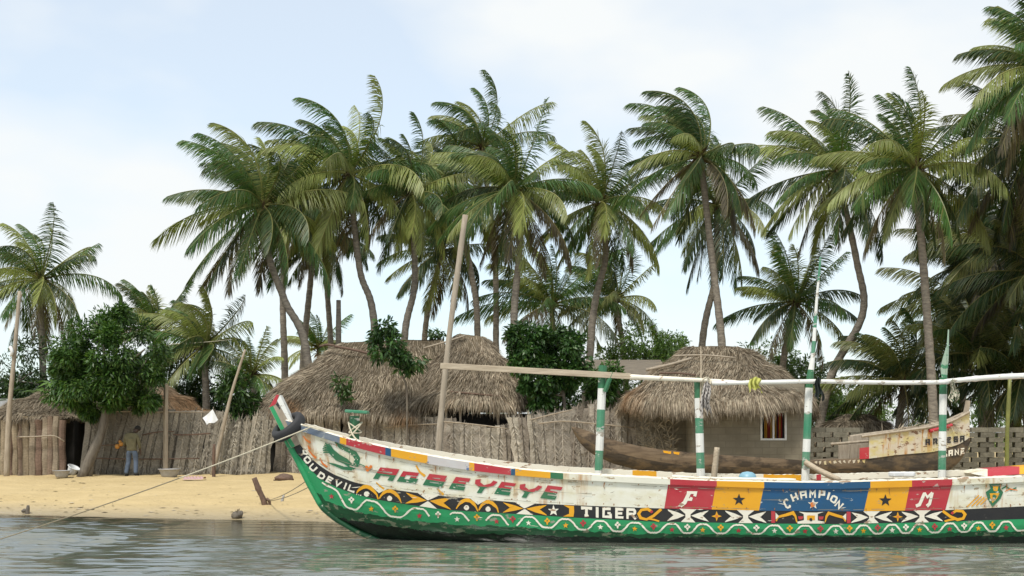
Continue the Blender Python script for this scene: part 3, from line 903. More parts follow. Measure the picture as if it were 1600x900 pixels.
f1_ = empty('frond_fence', P(260, 741, 41.5), 'long grey palm-frond fence behind the standing person, topped by a thatched roof', 'fence', 'palm frond fences')
frond_fence(f1_, fpts([(122, 641), (200, 640), (270, 643), (330, 641)], 41.5), 51, 0.26, 0.20, 0.03, tones=((0.31, 0.265, 0.19), (0.26, 0.22, 0.16), (0.34, 0.29, 0.21), (0.23, 0.195, 0.14)), ragged=0.12)
stick('rail', [P(150, 716, 41.25), P(200, 717, 41.22), P(260, 717, 41.24), P(312, 716, 41.25)], (0.022, 0.018), 'dark_stick', f1_)
stick('rail', [P(222, 680, 41.25), P(245, 675, 41.22), P(272, 674, 41.25)], (0.022, 0.018), 'dark_stick', f1_, seed=1)
stick('rail', [P(271, 679, 41.25), P(300, 679, 41.22), P(329, 677, 41.25)], (0.028, 0.022), 'dark_stick', f1_, seed=2)
stick('rail', [P(150, 696, 41.25), P(175, 695, 41.24), P(196, 693, 41.26)], (0.018, 0.016), 'dark_stick', f1_, seed=3)
stick('rail', [P(124, 642, 41.3), P(200, 643, 41.3), P(330, 644, 41.3)], (0.022, 0.02), 'bare_wood', f1_, seed=4)

f2_ = empty('frond_fence', P(370, 742, 41.2), 'short frond fence of shaggy bundled leaves between leaning pole and boat bow', 'fence', 'palm frond fences')
frond_fence(f2_, fpts([(330, 655), (355, 663), (378, 650), (392, 652), (412, 662)], 41.2), 53, 0.20, 0.16, 0.08, tones=((0.33, 0.28, 0.20), (0.27, 0.23, 0.165), (0.36, 0.31, 0.225)), ragged=0.4)

f3_ = empty('frond_fence', P(520, 742, 41.9), 'tight frond wall standing under the shaggy eave directly behind the painted bow', 'fence', 'palm frond fences')
frond_fence(f3_, fpts([(428, 648), (500, 652), (600, 655), (690, 652)], 42.0), 57, 0.27, 0.02, 0.05, ragged=0.1)
g = Geo(); box(g, (PX(421, 42.2), 42.25, 1.0), (0.55, 0.1, 1.5)); g.build('gap_shade_panel', M['dark'], f3_)  # near-black sheet painted as the shade inside the door gap
stick('door_post', [np.array((PX(411, 42), 42.0, 0.3)), P(410, 648, 42.0)], (0.05, 0.05), 'bare_wood', f3_)
stick('rail', [P(600, 668, 41.75), P(640, 664, 41.75), P(692, 662, 41.75)], (0.02, 0.02), 'bare_wood', f3_, seed=5)

f4_ = empty('frond_fence', P(760, 742, 41.6), 'bright frond fence standing below the dark gap of the peaked hut', 'fence', 'palm frond fences')
frond_fence(f4_, fpts([(692, 655), (740, 664), (790, 668), (800, 662), (830, 655)], 41.6), 59, 0.29, 0.0, 0.04, ragged=0.16, leanf=lambda s: -0.16 * max(0, s - 0.72) / 0.28)
stick('rail', [P(686, 658, 41.35), P(740, 663, 41.35), P(795, 670, 41.35)], (0.022, 0.02), 'bare_wood', f4_)
f5_ = empty('frond_fence', P(910, 742, 41.0), 'slanting frond fence with long midribs behind the raised end of the old canoe', 'fence', 'palm frond fences')
frond_fence(f5_, fpts([(808, 655), (826, 650), (860, 645), (900, 640), (960, 634), (1000, 640)], 41.2), 61, 0.26, -0.02, 0.07, ragged=0.3, leanf=lambda s: -0.20 * max(0, 0.6 - s))
stick('rail', [P(840, 662, 40.9), P(880, 658, 40.9), P(930, 662, 40.9), P(992, 668, 40.95)], (0.022, 0.02), 'bare_wood', f5_)
stick('rail', [P(828, 656, 40.9), P(860, 648, 40.9), P(895, 640, 40.9)], (0.022, 0.02), 'bare_wood', f5_, seed=1)
stick('rail', [P(862, 735, 40.9), P(900, 731, 40.9), P(985, 734, 40.95)], (0.02, 0.018), 'bare_wood', f5_, seed=2)
f6_ = empty('frond_screen', P(1040, 742, 39.6), 'loose tangle of dry fronds leaning in the shade of the block house porch', 'frond pile')
g = Geo()
r = np.random.default_rng(8)
for (a, c) in (((1030, 690), (1012, 655)), ((1044, 705), (1022, 652)), ((1052, 700), (1036, 650)), ((1040, 712), (1005, 672)), ((1020, 712), (1000, 640)), ((1052, 705), (1052, 640)), ((1010, 706), (1003, 650))):
    A_, B_ = P(*a, 39.5), P(*c, 39.6)
    A_[2] -= 0.5
    dv = nrm(B_ - A_)
    col = np.array((0.36, 0.31, 0.23)) * r.uniform(0.7, 1.1)
    tube(g, [A_, (A_ + B_) / 2 + r.normal(0, 0.04, 3), B_], (0.022, 0.018, 0.01), 5, 0, col)
    n_ = 46
    t_ = r.uniform(0.1, 1, (n_, 1))
    Bp = A_ + (B_ - A_) * t_
    D_ = nrm(dv * 0.7 + np.array((1, 0, 0)) * np.where(r.random((n_, 1)) < 0.5, -1, 1) * 0.6 + r.normal(0, 0.2, (n_, 3)))
    blades(g, Bp, D_, nrm(np.cross(D_, (0, 1, 0.01))), r.uniform(0.25, 0.5, n_), 0.04, 0.1, col * r.uniform(0.6, 1.2, (n_, 1)))
g.build('frond_bundle', M['frond_mat'], f6_)

# pierced block wall
def block_wall(name, label, px0, px1, py0, d, seed):
    root = empty(name, P((px0 + px1) / 2, 741, d), label, 'wall', 'pierced block walls')
    r = np.random.default_rng(seed)
    x0, x1 = PX(px0, d), PX(px1, d)
    rh, L, gap = 0.155, 0.44, 0.10
    z = 0.40; row = 0
    g = Geo()
    ztop = zpix(py0, d)
    while z < ztop:
        x = x0 - (row % 2) * (L + gap) / 2 + r.uniform(-0.02, 0.02)
        solid = z + rh >= ztop
        while x < x1:
            l = L + (gap - 0.012 if solid else 0)
            a, c = max(x, x0), min(x + l, x1)
            if c - a > 0.05:
                box(g, ((a + c) / 2, d + r.normal(0, 0.008), z + rh / 2), (c - a, 0.17, rh - 0.008), tint=np.array((0.20, 0.185, 0.145)) * r.uniform(0.7, 1.15))
            x += L + gap
        z += rh; row += 1
    g.build('block_course', M['frond_mat_blk'], root)
    return root
M['frond_mat_blk'] = tinted('bare_concrete_block', 0.95, 0.0, (9, 9, 9), 0.4, spec=0.1)
block_wall('block_wall', 'pierced wall of staggered concrete blocks beyond the raised stem of the old canoe', 1490, 1690, 672, 38.4, 4)
block_wall('block_wall', 'shorter pierced concrete block wall between block house and old canoe planking', 1262, 1348, 672, 38.9, 6)

# ------------------------------------------------------------------ broadleaf trees and bushes
d = 40.7
leafy('mango_tree', 'dense round mango tree with a leaning forked trunk beside the standing person', 'tree', (PX(128, 40.4), 40.4, 0.5),
      [([(PX(127, 40.4), 40.4, 0.45), P(145, 708, 40.5), P(157, 680, 40.6), P(165, 645, 40.7), P(170, 600, 40.8)], (0.19, 0.10)),
       ([(PX(140, 40.5), 40.5, 0.5), P(148, 700, 40.6), P(160, 670, 40.8), P(185, 620, 41.0)], (0.10, 0.06))],
      [(P(170, 560, d), (1.55, 1.5, 1.35)), (P(140, 590, d), (1.15, 1.2, 1.0)), (P(205, 590, d), (1.25, 1.2, 0.95)), (P(165, 510, d), (0.95, 1.0, 0.7)), (P(228, 555, d), (0.75, 0.9, 0.65)), (P(112, 555, d), (0.7, 0.9, 0.75)), (P(155, 628, d), (1.15, 1.0, 0.55)), (P(205, 622, d), (0.95, 1.0, 0.55)), (P(120, 605, d), (0.8, 1.0, 0.6))],
      27000, 0.18, 0.055, 5, greens=[(0.035, 0.085, 0.014), (0.055, 0.12, 0.022), (0.085, 0.15, 0.032), (0.024, 0.06, 0.011)])
d = 42.3
leafy('shrub', 'leafy green shrub behind the leaning pale pole beside the waving bag', 'shrub', P(372, 742, d), [([(PX(372, d), d, 0.5), P(372, 680, d), P(372, 630, d)], (0.07, 0.04))],
      [(P(368, 615, d), (0.55, 0.6, 0.75)), (P(385, 640, d), (0.5, 0.6, 0.6))], 2600, 0.2, 0.065, 7)
d = 41.2
leafy('sapling', 'slender sapling with thin pale stem in front of the thatched roof', 'tree', P(640, 700, d), [([(PX(634, d), d + 0.1, 0.5), P(636, 620, d), P(630, 590, d), P(622, 572, d), P(612, 545, d)], (0.035, 0.02))],
      [(P(608, 545, d), (0.62, 0.6, 0.62)), (P(637, 558, d), (0.55, 0.5, 0.40)), (P(596, 512, d), (0.42, 0.4, 0.35)), (P(628, 575, d), (0.35, 0.3, 0.2))], 1700, 0.21, 0.085, 9, greens=[(0.03, 0.075, 0.018), (0.05, 0.105, 0.028), (0.022, 0.055, 0.014)])
d = 41.5
leafy('roof_weed', 'small green weed bush growing out of the thatch near the bow', 'plant', P(537, 625, d), [([P(537, 632, d + 0.3), P(536, 615, d), P(534, 600, d - 0.1)], (0.015, 0.01))],
      [(P(535, 600, d), (0.30, 0.25, 0.38)), (P(540, 617, d), (0.25, 0.2, 0.22))], 420, 0.17, 0.06, 10, stem_name='stem')
d = 43.9
leafy('roof_weed', 'tuft of leaves peeking over the thatch ridge between sapling and tall leaning pole', 'plant', P(680, 535, 45.4), [([P(680, 545, 45.4), P(679, 530, 45.4), P(680, 522, 45.4)], (0.02, 0.01))],
      [(P(683, 522, 45.4), (0.28, 0.3, 0.15))], 160, 0.2, 0.07, 12, stem_name='stem')
d = 41.6
leafy('almond_tree', 'round dark glossy tree beside the peaked hut, cut across by the plank rail', 'tree', P(848, 742, d + 0.4), [([(PX(846, d), d + 0.4, 0.5), P(846, 680, d + 0.2), P(848, 620, d)], (0.10, 0.06)), ([(PX(885, d), d + 0.5, 0.5), P(884, 670, d + 0.3), P(880, 610, d + 0.2)], (0.09, 0.05))],
      [(P(848, 548, d), (1.25, 1.1, 0.85)), (P(885, 565, d + 0.3), (0.75, 0.8, 0.95)), (P(840, 590, d), (0.80, 0.8, 0.9)), (P(822, 535, d), (0.7, 0.8, 0.6)), (P(845, 622, d), (0.5, 0.5, 0.5)), (P(876, 525, d), (0.6, 0.6, 0.4))],
      14000, 0.17, 0.08, 13, greens=[(0.025, 0.07, 0.014), (0.038, 0.092, 0.02), (0.018, 0.05, 0.011), (0.06, 0.12, 0.03)])
d = 43.5
leafy('shrub', 'bright leafy shrub just behind the first striped post', 'shrub', P(945, 742, d), [([(PX(945, d), d, 0.5), P(945, 650, d), P(943, 610, d)], (0.06, 0.04))],
      [(P(940, 605, d), (0.6, 0.6, 0.65)), (P(955, 588, d), (0.45, 0.5, 0.4))], 2200, 0.2, 0.07, 14, greens=[(0.05, 0.12, 0.02), (0.075, 0.155, 0.03), (0.035, 0.08, 0.016)])
LIGHT = [(0.09, 0.16, 0.035), (0.12, 0.20, 0.045), (0.06, 0.115, 0.026)]
bushes = [
    ('feathery bush rising over the thatch beyond the dark round tree', 1000, 545, 58, (1.9, 1.6, 0.95), 3400),
    ('feathery bush touching the slope of the block house thatch', 1045, 540, 60, (0.9, 1.2, 0.85), 1600),
    ('pale green bush behind the slope of the block house thatch, under the short palm', 1205, 575, 56, (1.9, 1.5, 1.2), 3600),
    ('green bush at the foot of the curved palm trunk beyond the thatch eave', 1262, 598, 54, (1.1, 1.2, 1.0), 2200),
    ('loose green bush in the open gap beyond the third striped post', 1308, 625, 58, (1.1, 1.2, 1.1), 2400),
    ('bushy growth closing the gap over the small far thatch', 1330, 648, 62, (1.6, 1.2, 0.9), 2000),
    ('dark bush beneath the palm behind the stockade hut', 30, 585, 49, (2.9, 1.5, 1.3), 6000),
    ('dark bush behind the mango tree and smooth roof', 285, 600, 50, (1.9, 1.5, 1.25), 3600),
    ('dark bush filling the gap behind the round dark tree trunk', 905, 625, 50, (1.7, 1.2, 1.0), 3000),
    ('bush between mango tree and low wind-blown palm', 345, 640, 51, (1.3, 1.2, 1.0), 2000),
]
for i, (lb, bx_, by_, dd, rd, n_) in enumerate(bushes):
    c = P(bx_, by_, dd)
    z0 = float(ground_z(c[0], dd))
    lobes = [(c, rd), (c + np.array((-0.5 * rd[0], 0, -0.5 * rd[2])), tuple(0.75 * q for q in rd)), (c + np.array((0.55 * rd[0], 0.1, -0.6 * rd[2])), tuple(0.75 * q for q in rd)), (np.array((c[0], dd, (c[2] + z0) / 2)), (rd[0] * 0.9, rd[1] * 0.8, max(0.5, (c[2] - z0) / 2)))]
    leafy('bush', lb, 'bush', (c[0], dd, z0), [([(c[0], dd, z0 - 0.1), (c[0] + 0.1, dd, (z0 + c[2]) / 2), tuple(c)], (0.09, 0.04))], lobes, int(n_ * 2.6), 0.21, 0.062, 100 + i,
          greens=LIGHT if i < 6 else [tuple(0.7 * q for q in g_) for g_ in GREENS], group='bushes behind the village', stem_name='stem')
# bright banana-like plants below the edge palm
d = 46.5
for i, (px, py) in enumerate(((62, 600), (84, 585), (22, 615))):
    root = empty('banana_plant', P(px, 741, d + 0.3 * i), ('bright banana plant between the tall pole and the mango tree', 'taller banana plant touching the mango crown', 'short banana plant behind the tall bare pole')[i], 'plant', 'banana plants')
    g = Geo(); tube(g, [(PX(px, d), d + 0.3 * i, 0.5), P(px + 2, py + 20, d + 0.3 * i)], (0.10, 0.07), 8, 0, (0.12, 0.14, 0.05)); g.build('stem', M['leaf'], root)
    g = Geo(); r = np.random.default_rng(60 + i)
    top = P(px + 2, py + 20, d + 0.3 * i)
    for k in range(8):
        a = k * 0.8 + r.uniform(0, 0.4)
        D = nrm(np.array((math.cos(a), math.sin(a), 0.8)))[None]
        blades(g, top[None], D, nrm(np.cross(D, (0, 0, 1.0))), r.uniform(1.0, 1.6), 0.30, 0.7, np.array((0.11, 0.19, 0.045)) * r.uniform(0.6, 1.2), base=0.3)
    g.build('crown', M['leaf'], root)
# unbroken far growth closing the view inland
g = Geo(); r = np.random.default_rng(77)
lobes = [((x, 92 + r.uniform(-4, 6), 1.6 + r.uniform(-0.3, 0.8)), (3.6, 2.5, 2.2 + r.uniform(-0.3, 1.0))) for x in np.arange(-64, 66, 3.6)]
leaf_cloud(g, lobes, 30000, 0.42, 0.13, r, [tuple(0.9 * q for q in g_) for g_ in LIGHT])
tag(g.build('distant_undergrowth', M['leaf']), 'low belt of scrub far inland behind the huts', 'undergrowth', kind='stuff')

# ------------------------------------------------------------------ palms
palm('windswept palm with drooping skirt at the picture edge over the log stockade', 50, [(74, 726), (68, 600), (62, 440)], 118, 26, 1, droop=1.1, nuts=0)
palm('small upright palm crown just behind the mango tree', 54, [(240, 726), (242, 580), (243, 515)], 85, 16, 2, el_lo=-5, el_hi=88, wind=0.3, droop=0.6)
palm('low bushy palm blown flat, between mango tree and sagging ridge', 48, [(322, 726), (322, 620), (318, 545)], 112, 26, 3, el_lo=-35, wind=0.75, droop=1.0)
palm('big full palm with a kinked bending trunk, foremost of the cluster over the long hut', 48, [(492, 726), (478, 545), (446, 472), (420, 400), (410, 325)], 148, 30, 4, nuts=5, wind=0.45)
palm('palm with straight pale trunk half hidden behind the big full palm', 54, [(445, 726), (445, 580), (442, 450), (452, 315)], 112, 22, 5, wind=0.5)
palm('dark palm leaning in behind the big full palm, its trunk crossing two others', 56, [(470, 726), (474, 560), (486, 430), (492, 325)], 112, 22, 6, wind=0.5, dark=0.85)
palm('tall palm with upswept tip fronds rising over the sapling', 50, [(594, 726), (584, 500), (562, 420), (546, 275)], 138, 30, 7, wind=0.5, nuts=3)
palm('shaggy palm with a thick skirt of dead fronds above the sapling roof', 51, [(630, 726), (632, 530), (648, 440), (642, 305)], 128, 30, 8, wind=0.6)
palm('dense palm behind the top of the tall leaning pole', 56, [(741, 726), (746, 520), (737, 430), (708, 305)], 112, 24, 9, wind=0.6, dark=0.9)
palm('loftiest slender palm of the middle cluster, standing above its neighbours', 57, [(775, 726), (775, 550), (773, 400), (754, 232)], 108, 22, 10, el_lo=-40, wind=0.55)
palm('broad palm with long yellow-green arching fronds over the peaked hut', 49, [(801, 726), (803, 500), (812, 380), (802, 300)], 140, 30, 11, wind=0.45, nuts=3)
palm('palm with thick dark leaning trunk over the round dark tree', 51, [(912, 726), (926, 500), (946, 400), (938, 320)], 125, 30, 12, wind=0.5)
palm('low spreading palm glimpsed behind the round dark tree', 58, [(868, 726), (866, 560), (862, 478)], 128, 22, 13, el_lo=-30, wind=0.3, droop=0.8)
palm('tall windblown palm on a long leaning trunk over the block house', 47, [(1137, 726), (1128, 540), (1112, 400), (1095, 248)], 132, 28, 14, nuts=5, wind=0.85, el_lo=-50)
palm('palm behind the tall windblown one, with long hanging brown fronds', 53, [(1086, 726), (1098, 530), (1118, 430), (1120, 325)], 122, 24, 15, wind=0.3, el_lo=-72)
palm('short palm with open star of fronds behind the block house thatch', 52, [(1214, 726), (1222, 580), (1242, 475)], 108, 26, 16, wind=0.25, el_lo=-45, droop=0.8)
palm('palm on a strongly curved trunk beyond the third striped post', 48, [(1268, 726), (1298, 590), (1348, 490), (1338, 405), (1308, 270)], 138, 28, 17, wind=0.5)
palm('stately straight palm with coconuts over the lettered old canoe', 42, [(1461, 726), (1457, 620), (1444, 430), (1430, 268)], 158, 30, 18, wind=0.3, nuts=9, el_lo=-58)
palm('towering palm cut by the picture edge, its crown topmost of all', 38, [(1672, 735), (1666, 500), (1648, 280), (1636, 112)], 158, 30, 19, wind=0.45)
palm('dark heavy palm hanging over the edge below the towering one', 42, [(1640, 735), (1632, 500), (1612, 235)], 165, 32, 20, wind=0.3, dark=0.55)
palm('low palm with dark ragged fronds behind the old canoe planking', 47, [(1398, 726), (1405, 660), (1412, 600)], 122, 26, 21, wind=0.4, dark=0.6, el_lo=-40)
palm('low broad palm behind the raised stem of the old canoe', 46, [(1538, 726), (1534, 650), (1530, 560)], 145, 28, 22, wind=0.3, dark=0.55, el_lo=-45)
palm('young little palm peeking between trunks above the long hut', 64, [(506, 726), (500, 600), (498, 545)], 62, 16, 23, wind=0.25, el_lo=-15)
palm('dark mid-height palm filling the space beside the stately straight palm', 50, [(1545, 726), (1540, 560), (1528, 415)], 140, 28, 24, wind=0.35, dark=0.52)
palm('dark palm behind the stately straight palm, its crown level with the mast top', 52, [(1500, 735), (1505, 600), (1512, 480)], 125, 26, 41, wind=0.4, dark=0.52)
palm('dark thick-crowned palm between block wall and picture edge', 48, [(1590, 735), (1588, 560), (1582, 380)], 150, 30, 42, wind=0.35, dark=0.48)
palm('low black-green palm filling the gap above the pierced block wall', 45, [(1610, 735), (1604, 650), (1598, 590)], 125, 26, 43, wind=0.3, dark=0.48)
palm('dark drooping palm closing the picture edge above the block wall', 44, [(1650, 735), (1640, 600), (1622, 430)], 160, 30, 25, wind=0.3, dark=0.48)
palm('yellowish young palm low behind the leafy shrub and leaning pole', 46.5, [(410, 735), (402, 650), (392, 590)], 75, 14, 26, wind=0.1, el_lo=-20)
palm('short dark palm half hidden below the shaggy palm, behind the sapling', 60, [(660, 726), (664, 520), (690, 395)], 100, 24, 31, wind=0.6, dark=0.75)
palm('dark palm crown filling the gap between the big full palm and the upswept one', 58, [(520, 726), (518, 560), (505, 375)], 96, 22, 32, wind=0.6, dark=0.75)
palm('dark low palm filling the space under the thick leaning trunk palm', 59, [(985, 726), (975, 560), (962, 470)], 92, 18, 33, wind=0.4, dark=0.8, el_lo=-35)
st = empty('palm_stump', P(529, 726, 50), 'bare headless palm trunk standing above the thatch ridge', 'dead tree')
stick('trunk', [(PX(530, 50), 50, 0.5), P(529, 560, 50), P(529, 469, 50)], (0.12, 0.10), 'bark', st)

# ------------------------------------------------------------------ the painted fishing boat
def curve(ctrl, smooth=22):
    c = np.array(ctrl, float)
    X = np.arange(300, 2101, 2.0)
    def ext(x):
        y = np.interp(x, c[:, 0], c[:, 1])
        s0 = (c[1, 1] - c[0, 1]) / (c[1, 0] - c[0, 0]); s1 = (c[-1, 1] - c[-2, 1]) / (c[-1, 0] - c[-2, 0])
        y = np.where(x < c[0, 0], c[0, 1] + s0 * (x - c[0, 0]), y)
        return np.where(x > c[-1, 0], c[-1, 1] + s1 * (x - c[-1, 0]), y)
    Y = np.mean([ext(X + o) for o in np.linspace(-smooth, smooth, 15)], axis=0)
    return lambda x: np.interp(x, X, Y)

RT = curve([(430, 652), (474, 665), (542, 686), (611, 701), (700, 717.5), (738, 723), (800, 732.5), (880, 739.5), (960, 744), (1020, 747), (1100, 751), (1250, 754), (1300, 754), (1400, 751), (1480, 749), (1600, 745), (1750, 735), (1990, 705)])
RB = curve([(430, 659), (480, 677), (531, 692.6), (601, 711), (664, 724), (700, 730), (738, 735.5), (800, 742.5), (880, 749), (960, 753), (1020, 756), (1100, 759.5), (1200, 763), (1300, 764), (1420, 761), (1490, 758), (1600, 753), (1750, 744), (1990, 716)])
WB = curve([(445, 655), (460, 680), (472.6, 701), (493, 723), (518, 740), (554, 754), (600, 763), (650, 770), (700, 776), (820, 786), (900, 789.5), (1020, 794), (1200, 798), (1320, 799), (1480, 797), (1600, 791), (1750, 784), (1990, 760)], 10)
BB = curve([(440, 672), (449, 692), (466, 711), (483.6, 732), (501, 749), (525, 761), (557, 773), (591, 781), (640, 789), (700, 797), (820, 804), (900, 809), (1020, 815), (1200, 818), (1300, 819), (1450, 816), (1600, 811), (1750, 806), (1990, 790)], 10)
GB = curve([(470, 745), (500, 777), (530, 792), (560, 801), (600, 808), (650, 814), (700, 818), (760, 822), (820, 824), (900, 829), (1000, 834), (1300, 837), (1600, 831), (1990, 822)], 14)
SL = curve([(560, 815), (600, 822), (700, 832), (800, 835), (900, 838), (1000, 840), (1990, 838)], 14)
STEM = np.array([(424, 636), (430, 650), (449, 692), (464, 720), (481, 755), (498, 787), (504, 795), (523, 811), (557, 831), (589, 844), (605, 849), (650, 862), (720, 876)], float)
stem_px = lambda py: np.interp(py, STEM[:, 1], STEM[:, 0])
YC, BEAM = 22.15, 1.0

def half(px, py):
    px = np.asarray(px, float); py = np.asarray(py, float)
    t = np.clip((px - stem_px(py)) / 330, 0, 1)
    e = 1 - (1 - t) ** 2.3
    e = e * (1 - np.clip((px - 1760) / 240, 0, 1) ** 2)
    v = np.clip((py - RT(px)) / (850 - RT(px)), 0, 1.4)
    return BEAM * e * (1 - 0.10 * v - 0.45 * np.clip(v - 0.78, 0, 1))

def Q(px, py, off=0.0):
    """Point on the boat's near side seen at photo pixel (px, py), off metres proud of the planking."""
    px = np.atleast_1d(np.asarray(px, float)); py = np.atleast_1d(np.asarray(py, float))
    d_ = YC - half(px, py) - off
    return np.stack(((px - 800) / F_PX * d_, d_, CAMH - (py - YH) / F_PX * d_), -1)

boat = empty('fishing_boat', P(1000, 847, YC), 'long painted fishing canoe lettered AGBEYEYE, afloat at the beach', 'boat')
HM = ['white', 'black', 'green', 'deep_green', 'slime', 'red', 'yellow', 'blue', 'letter_green', 'inner', 'cream']
HI = {n_: i for i, n_ in enumerate(HM)}
HI['orange'] = len(HM)
HMATS = [M[n_] for n_ in HM] + [paint('orange_paint', (0.66, 0.17, 0.02), dirt_amt=0.3)]
hull = Geo()
K = 420
s_ = np.linspace(0, 1, K + 1) ** 1.15
rj = np.random.default_rng(17)
jit = np.convolve(rj.normal(size=K + 41), np.ones(3) / 3, 'same')[20:K + 21] * 2.2
def row_px(fn, extra=0):
    # the row starts where its line meets the stem
    xs = np.linspace(425, 720, 1200)
    ys = fn(xs)
    i = int(np.argmax(xs - stem_px(ys) >= 0)) if np.any(xs - stem_px(ys) >= 0) else 0
    return xs[i]
rows = []
def add_row(fn, jitter=0.0):
    x0 = row_px(fn)
    px = x0 + (1998 - x0) * s_
    py = fn(px) + jitter * jit
    py[0] = fn(px[:1])[0]
    rows.append(Q(px, py))
mixf = lambda a, b_, t: (lambda x: a(x) * (1 - t) + b_(x) * t)
spec = [(RT, 0), (RB, 0), (mixf(RB, WB, 0.5), 0), (WB, 0), (mixf(WB, BB, 0.5), 0), (BB, 0), (mixf(BB, GB, 0.5), 0), (GB, 1.0), (mixf(GB, SL, 0.5), 0.5), (SL, 0.8),
        (lambda x: np.full_like(np.asarray(x, float), 849.0), 0), (lambda x: np.full_like(np.asarray(x, float), 874.0), 0)]
rowmat = ['white', 'white', 'white', 'black', 'black', 'green', 'green', 'deep_green', 'deep_green', 'slime', 'slime']
for fn, jt in spec:
    add_row(fn, jt)
n1 = K + 1
FAR_UP = 0.05
def mirror(p):
    q_ = p.copy(); q_[:, 1] = 2 * YC - q_[:, 1]
    q_[:, 2] += FAR_UP * np.clip((q_[:, 1] - YC), 0, 1)
    return q_
i = np.arange(K)
for side in (0, 1):
    rr = rows if side == 0 else [mirror(p) for p in rows]
    for k in range(len(rr) - 1):
        V = np.concatenate((rr[k], rr[k + 1]))
        q_ = np.stack((i, i + n1, i + n1 + 1, i + 1), -1)
        if side: q_ = q_[:, ::-1]
        hull.add(V, q_, HI[rowmat[k]])
# bottom, transom, inner skin and deck
V = np.concatenate((rows[-1], mirror(rows[-1])))
hull.add(V, np.stack((i, i + n1, i + n1 + 1, i + 1), -1), HI['slime'])
k0 = int(np.argmax(rows[0][:, 0] > P(545, 700, 21.6)[0]))      # the open hold starts behind a short foredeck
inn = rows[0].copy(); inn[:, 1] = np.minimum(inn[:, 1] + 0.09, YC - 0.001)
inb = inn.copy(); inb[:, 2] -= 0.48
for a_, b__, fl in ((inn, inb, False), (mirror(inn), mirror(inb), True)):
    V = np.concatenate((a_, b__))
    q_ = np.stack((i, i + 1, i + n1 + 1, i + n1), -1)[k0:]
    hull.add(V, q_ if not fl else q_[:, ::-1], HI['inner'])
V = np.concatenate((inb, mirror(inb)))
hull.add(V, np.stack((i, i + 1, i + n1 + 1, i + n1), -1)[k0:], HI['inner'])
fd = rows[0].copy(); fd[:, 1] += 0.004; fd[:, 2] -= 0.035
V = np.concatenate((fd, mirror(fd)))
hull.add(V, np.stack((i, i + n1, i + n1 + 1, i + 1), -1)[:k0], HI['inner'])
hull.add([fd[k0], mirror(fd)[k0], mirror(inb)[k0], inb[k0]], [np.array((0, 1, 2, 3))], HI['inner'])

LV = 0.0035
level = [0.0]
def decal(pts, mat, lev=1, fine=False):
    """A painted polygon lying on the planking; pts in photo pixels."""
    p = np.asarray(pts, float).copy()
    # hand-painted edges waver a little
    jx, jy = 0.30 * np.sin(1.9 * p[:, 0] + 2.7 * p[:, 1]), 0.30 * np.sin(2.3 * p[:, 1] - 1.6 * p[:, 0] + 1)
    p[:, 0] += jx; p[:, 1] += jy
    V = Q(p[:, 0], p[:, 1], 0.004 + LV * lev)
    hull.add(V, [np.arange(len(p))[::-1]], HI[mat])

def band(xa, xb, ya, yb, mat, lev=1, n_=10, xa2=None, xb2=None):
    """Painted panel between row lines ya (top) and yb (bottom), optionally with slanted ends."""
    xa2 = xa if xa2 is None else xa2; xb2 = xb if xb2 is None else xb2
    m_ = 5
    G_ = []
    for v in np.linspace(0, 1, m_ + 1):
        a_ = xa + (xa2 - xa) * v; b__ = xb + (xb2 - xb) * v
        x = np.linspace(a_, b__, n_ + 1)
        G_.append(Q(x, ya(x) * (1 - v) + yb(x) * v, 0.003 + LV * lev))
    V = np.concatenate(G_)
    a_ = np.arange(m_)[:, None] * (n_ + 1); b__ = np.arange(n_)[None, :]
    q_ = np.stack((a_ + b__, a_ + n_ + 1 + b__, a_ + n_ + 2 + b__, a_ + b__ + 1), -1).reshape(-1, 4)
    hull.add(V, q_, HI[mat])

def clip_half(poly, y, upper):
    out = []
    n_ = len(poly)
    for k in range(n_):
        a_, b__ = poly[k], poly[(k + 1) % n_]
        ia = (a_[1] >= y) == upper; ib = (b__[1] >= y) == upper
        if ia: out.append(a_)
        if ia != ib:
            t = (y - a_[1]) / (b__[1] - a_[1])
            out.append((a_[0] + t * (b__[0] - a_[0]), y))
    return out

def stroke_quads(pl, th, closed=False, taper=None):
    """Mitred quads along a polyline (local units)."""
    p = np.asarray(pl, float)
    n_ = len(p)
    L_, R_ = [], []
    for k in range(n_):
        if closed:
            a_, b__ = p[k - 1 if k else n_ - 2], p[(k + 1) if k < n_ - 1 else 1]
        else:
            a_, b__ = (p[k - 1] if k else None), (p[k + 1] if k < n_ - 1 else None)
        d1 = nrm(p[k] - a_) if a_ is not None else None
        d2 = nrm(b__ - p[k]) if b__ is not None else None
        if d1 is None: d1 = d2
        if d2 is None: d2 = d1
        n1_ = np.array((-d1[1], d1[0])); n2_ = np.array((-d2[1], d2[0]))
        m_ = n1_ + n2_
        m_ = m_ / max(0.35, np.dot(m_, m_)) * 2
        if np.linalg.norm(m_) > 1.9: m_ = m_ / np.linalg.norm(m_) * 1.9
        h = th / 2 * (1 if taper is None else taper[k])
        L_.append(p[k] + m_ * h); R_.append(p[k] - m_ * h)
    return [[tuple(L_[k]), tuple(L_[k + 1]), tuple(R_[k + 1]), tuple(R_[k])] for k in range(n_ - 1)]

